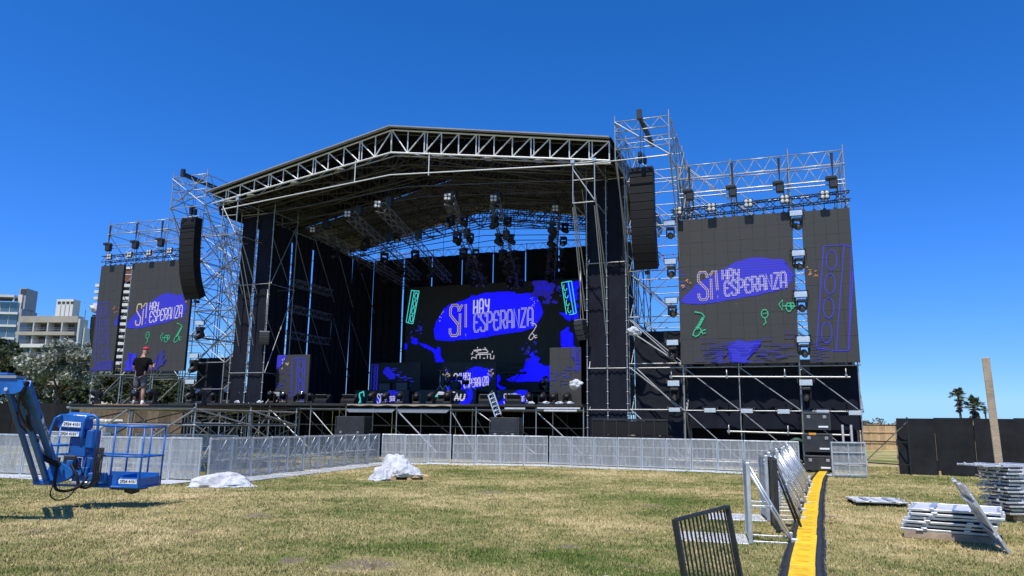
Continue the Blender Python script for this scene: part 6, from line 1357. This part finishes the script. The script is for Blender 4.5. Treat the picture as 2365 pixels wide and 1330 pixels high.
# decal along the jib
ja, jb = W(-8.42, 14.05, .78), W(-7.62, 11.75, 2.16); t_ = (ja-jb).normalized(); s_ = Vector((0, 0, 1)).cross(t_).normalized(); n_ = t_.cross(s_).normalized()
if n_.z < 0: n_ = -n_
view = (Vector((0, 0, 1.65))-LO-(ja+jb)/2).normalized(); sd_ = s_ if s_.dot(view) > 0 else -s_
u_ = sd_.cross(t_).normalized(); ctr = (ja+jb)/2+t_*.12+sd_*.0560; Mx = Matrix(((t_.x, u_.x, sd_.x, 0), (t_.y, u_.y, sd_.y, 0), (t_.z, u_.z, sd_.z, 0), (0, 0, 0, 1)))
o = MB().add([(-.5, -.05, 0), (.5, -.05, 0), (.5, .05, 0), (-.5, .05, 0)], [(0, 1, 2, 3)]).build('sticker', M_STICK, lift); o.matrix_basis = Matrix.Translation(ctr) @ Mx
o = bpy.data.objects.new('lettering', text_mesh('2924 4101*', .15, M_INK, bold=.003)); o.matrix_basis = Matrix.Translation(ctr+sd_*.004+t_*.05) @ Mx; link(o, lift)
o = MB().add([(-.05, 0, 0), (0, -.05, 0), (.05, 0, 0), (0, .05, 0)], [(0, 1, 2, 3)]).build('diamond_mark', M_INK, lift); o.matrix_basis = Matrix.Translation(ctr+sd_*.004-t_*.48) @ Mx
# hoses
def hose(pts, r=.018): 
    b = MB(); P_ = [Vector(p) for p in pts]; out = []
    for i in range(len(P_)-1):
        p0, p1, p2, p3 = P_[max(i-1, 0)], P_[i], P_[i+1], P_[min(i+2, len(P_)-1)]
        for k in range(5): t = k/5; out.append(.5*((2*p1)+(-p0+p2)*t+(2*p0-5*p1+4*p2-p3)*t*t+(-p0+3*p1-3*p2+p3)*t**3))
    out.append(P_[-1]); b.path(out, r, 6); return b.build('hose', M_RUB, lift)
hose([W(-7.62, 11.75, 2.2), W(-7.66, 11.75, 1.98), W(-7.86, 12.2, 1.75), W(-7.98, 12.5, 1.52), W(-8.12, 12.9, 1.32)], .035); hose([W(-7.6, 11.7, 2.2), W(-7.75, 11.8, 1.85), W(-7.9, 12.2, 1.6), W(-8.0, 12.6, 1.42)], .022)
hose([W(-8.12, 12.95, 1.30), W(-8.26, 13.2, 1.12), W(-8.34, 13.5, .98), W(-8.30, 13.8, .84), W(-8.22, 13.9, .78)], .05); hose([W(-7.95, 12.1, 1.72), W(-8.12, 12.5, 1.5), W(-8.1, 12.8, 1.34)], .014)
hose([W(-8.25, 13.9, .92), W(-8.22, 13.8, .66), W(-8.20, 13.8, .40), W(-8.02, 13.8, .34), W(-7.80, 13.85, .42), W(-7.72, 13.95, .60)], .028); hose([W(-8.3, 13.9, .45), W(-8.27, 13.8, .26), W(-8.12, 13.8, .18), W(-7.95, 13.82, .24), W(-7.88, 13.9, .38)], .012)
hose([W(-8.05, 13.95, .80), W(-7.9, 13.9, .62), W(-7.82, 13.9, .42), W(-7.66, 13.95, .42), W(-7.62, 14.0, .60), W(-7.58, 14.05, .95)], .028)
for k in range(5): hose([W(-7.86+.02*k, 13.98, .42), W(-7.70+.03*k, 13.92, .38+.02*k), W(-7.62+.03*k, 13.94, .56), W(-7.66+.035*k, 14.0, .80), W(-7.68+.03*k, 14.1, 1.1)], .013)
for k in range(3): hose([W(-8.0, 14.0, .7-.05*k), W(-7.92, 13.96, .75+.05*k), W(-7.85, 13.96, .70), W(-7.83, 14.0, .62), W(-7.80, 14.0, .86+.1*k)], .010)
b = MB(); b.bbox((-.62, -.18, .68), (-.38, -.121, .95), .02).bbox((-.40, -.2, .46), (-.24, -.05, .62), .02); bl('valve_block', b, M_BLACK)

# ------------------------------------------------------------------ people
def skin(name, nodes, edges, m, parent, sub=2):
    """one continuous surface grown round a skeleton; nodes: (x, y, z, radius or (rx, ry))"""
    me = bpy.data.meshes.new(name); me.from_pydata([n[:3] for n in nodes], edges, []); o = bpy.data.objects.new(name, me); COL.objects.link(o)
    md = o.modifiers.new('skin', 'SKIN'); md.use_smooth_shade = True; sv_ = me.skin_vertices[0].data
    for i, n in enumerate(nodes): r = n[3]; sv_[i].radius = r if hasattr(r, '__len__') else (r, r); sv_[i].use_root = (i == 0)
    s2_ = o.modifiers.new('sub', 'SUBSURF'); s2_.levels = sub; s2_.render_levels = sub
    dg = bpy.context.evaluated_depsgraph_get(); me2 = bpy.data.meshes.new_from_object(o.evaluated_get(dg)); me2.name = name; bpy.data.objects.remove(o)
    me2.materials.clear(); me2.materials.append(m); me2.polygons.foreach_set('use_smooth', [True]*len(me2.polygons)); return link(bpy.data.objects.new(name, me2), parent)
def person(label, loc, rot, bend, shirt, legs, skin_m, cap, jacket=False, shoe=M_SHOE, h=1.0):
    t = thing('person', label, 'person', loc, rot); by = bend
    def y(z): return by*max(0, z-.95)
    # faces +y ; back toward -y
    N = [(0, 0, .96, (.155, .115)), (0, y(1.15), 1.15, (.165, .12)), (0, y(1.36), 1.36, (.185, .12)), (0, y(1.47)+.01, 1.475, (.095, .085)), (0, y(1.53)+.03, 1.55, .058),
         (.03, y(1.62)+.06, 1.64, (.078, .092)), (.035, y(1.7)+.065, 1.73, (.078, .095)), (.03, y(1.78)+.055, 1.80, .05),
         (.20, y(1.42), 1.42, .068), (.27, y(1.3)+.0, 1.22, .052), (.29, y(1.15)+.03, 1.10, .047), (.28, y(1.2)+.20, 1.20, .038), (.25, y(1.25)+.27, 1.27, .03),
         (-.20, y(1.42), 1.42, .068), (-.25, y(1.3)+.02, 1.20, .052), (-.24, y(1.15)+.08, 1.09, .046), (-.12, y(1.2)+.27, 1.16, .037), (-.02, y(1.25)+.35, 1.22, .03),
         (.095, 0, .90, .10), (.105, .01, .70, .085), (.115, .02, .50, .062), (.12, -.015, .33, .063), (.125, 0, .11, .042), (.13, .05, .04, .04),
         (-.095, 0, .90, .10), (-.105, .01, .70, .085), (-.115, .02, .50, .062), (-.12, -.015, .33, .063), (-.125, 0, .11, .042), (-.13, .05, .04, .04)]
    E_ = [(0, 1), (1, 2), (2, 3), (3, 4), (4, 5), (5, 6), (6, 7), (2, 8), (8, 9), (9, 10), (10, 11), (11, 12), (2, 13), (13, 14), (14, 15), (15, 16), (16, 17), (0, 18), (18, 19), (19, 20), (20, 21), (21, 22), (22, 23), (0, 24), (24, 25), (25, 26), (26, 27), (27, 28), (28, 29)]
    body = skin('body', N, E_, skin_m, t)
    # hands: palm and five separate fingers
    for s_, wr, nm in ((1, N[12], 'hand'), (-1, N[17], 'hand')):
        w_ = Vector(wr[:3]); hb_ = MB(); hb_.path([w_, w_+Vector((-.012*s_, .05, .02)), w_+Vector((-.02*s_, .09, .035))], [.028, .036, .03], 8)
        for k in range(4): f0 = w_+Vector((-.02*s_+(k-1.5)*.016, .085, .035)); hb_.path([f0, f0+Vector((0, .035-.004*abs(k-1), .018)), f0+Vector((-.008*s_, .045, .045-.004*abs(k-1)))], [.0095, .009, .007], 6)
        hb_.path([w_+Vector((-.02*s_, .03, .015)), w_+Vector((-.055*s_, .055, .04)), w_+Vector((-.06*s_, .075, .065))], [.012, .011, .008], 6); hb_.build(nm, skin_m, t)
    SN = [(0, 0, .80, (.175, .135)), (0, y(1.0), .98, (.185, .145)), (0, y(1.12), 1.12, (.19, .148)), (0, y(1.36), 1.355, (.20, .14)), (0, y(1.46), 1.45, (.11, .095)), (.205, y(1.42), 1.42, .085), (.268, y(1.3), 1.245, .075), (-.205, y(1.42), 1.42, .085), (-.252, y(1.3)+.015, 1.225, .075)]
    if jacket: SN += [(.287, y(1.15)+.05, 1.09, .062), (.25, y(1.2)+.24, 1.165, .05), (-.243, y(1.15)+.08, 1.08, .062), (-.125, y(1.2)+.26, 1.155, .05)]
    skin('jacket' if jacket else 'shirt', SN, [(0, 1), (1, 2), (2, 3), (3, 4), (3, 5), (5, 6), (3, 7), (7, 8)]+([(6, 9), (9, 10), (8, 11), (11, 12)] if jacket else []), shirt, t)
    LN = [(0, 0, 1.0, (.168, .13)), (.095, 0, .86, .118), (.11, .01, .68, .108), (.118, .015, .50, .098), (-.095, 0, .86, .118), (-.11, .01, .68, .108), (-.118, .015, .50, .098)]
    if jacket: LN[3] = (.115, .015, .45, .09); LN[6] = (-.115, .015, .45, .09)
    skin('shorts', LN, [(0, 1), (1, 2), (2, 3), (0, 4), (4, 5), (5, 6)], legs, t)
    for s_ in (1, -1):
        b = MB(); P_ = [(s_*.128, -.075, .045), (s_*.13, -.03, .06), (s_*.135, .06, .05), (s_*.145, .16, .034), (s_*.147, .2, .028)]; b.path(P_, [.035, .05, .048, .042, .02], 10); b.box((s_*.138-.05, -.1, .0), (s_*.138+.05, .2, .018)); b.path([(s_*.126, 0, .05), (s_*.125, 0, .13)], [.05, .046], 8); b.build('shoe', shoe, t)
    hc = Vector((.035, y(1.7)+.065, 1.72))
    b = MB()                                              # face: nose, eyes, mouth, ears
    b.lathe([(.016, -.02), (.012, .01), (.004, .03)], 6, M=Matrix.Translation(hc+Vector((0, .092, -.01)))); b.lathe([(.012, -.025), (.02, 0), (.012, .025)], 6, M=Matrix.Translation(hc+Vector((.082, .0, -.01)))).lathe([(.012, -.025), (.02, 0), (.012, .025)], 6, M=Matrix.Translation(hc+Vector((-.082, 0, -.01)))); b.build('nose_and_ears', skin_m, t)
    b = MB()
    for x in (-.03, .03): b.lathe([(.004, -.008), (.011, 0), (.004, .008)], 6, M=Matrix.Translation(hc+Vector((x, .088, .012))))
    b.box(hc+Vector((-.025, .085, -.055)), hc+Vector((.025, .095, -.047))); b.build('eyes_and_mouth', M_HAIR, t)
    bm = bmesh.new(); bmesh.ops.create_uvsphere(bm, u_segments=20, v_segments=12, radius=1)
    for v in bm.verts: v.co = Vector((v.co.x*.092, v.co.y*.108, v.co.z*.10))
    if cap: bmesh.ops.delete(bm, geom=[v for v in bm.verts if v.co.z < .012], context='VERTS')
    else: bmesh.ops.delete(bm, geom=[v for v in bm.verts if v.co.z < -.05 or (v.co.y > .05 and v.co.z < .05)], context='VERTS')
    me = bpy.data.meshes.new('cap' if cap else 'hair'); bm.to_mesh(me); bm.free(); me.materials.append(M_RED if cap else M_HAIR); me.polygons.foreach_set('use_smooth', [True]*len(me.polygons)); o = link(bpy.data.objects.new('cap' if cap else 'hair', me), t); o.location = hc+Vector((0, 0, .035))
    if cap:
        b = MB(); b.add([(.07*math.cos(a)*1.25, .085+.10*math.sin(a), .004-.012*math.sin(a)) for a in [math.pi*k/8 for k in range(9)]]+[(.088*math.cos(a), .06+.04*math.sin(a), .012) for a in [math.pi*k/8 for k in range(9)]], [(k, k+1, k+10, k+9) for k in range(8)]); br = b.build('cap_peak', M_RED, t); br.location = hc+Vector((0, 0, .048)); br.modifiers.new('thick', 'SOLIDIFY').thickness = .006
        b = MB(); b.path([hc+Vector((-.05, .06, -.06)), hc+Vector((0, .1, -.085)), hc+Vector((.05, .06, -.06))], [.02, .028, .02], 6); b.build('beard', M_HAIR, t)
    t.scale = (h, h, h); return t
man = person('man in red cap, black T-shirt and grey shorts standing on the low platform', sv(-23.42, -11.5, 2.103), R(4), .05, M_SHIRT, M_SHORT, M_SKIN, True, h=1.07)
ph = thing('mobile_phone', 'dark phone held up in the hands of the man in the red cap', 'mobile phone', man.location, man.rotation_euler.z); b = MB(); b.bbox((.12, .37, 1.30), (.28, .385, 1.46), .006); b.build('body', M_CAB, ph)
person('person in dark teal jacket bending forward beside the right moving heads on stage', sv(-14.35, 7.0, 2.465), R(70), .42, M_TEAL, M_SHIRT, M_SKIN, False, True, M_BLACK, .92)
person('person in black T-shirt standing left of the one in the teal jacket on stage', sv(-15.15, 7.6, 2.465), R(-50), .2, M_SHIRT, M_SHIRT, M_SKIN, False, False, M_BLACK, .92)
for o in list(bpy.data.meshes):
    if o.users == 0: bpy.data.meshes.remove(o)
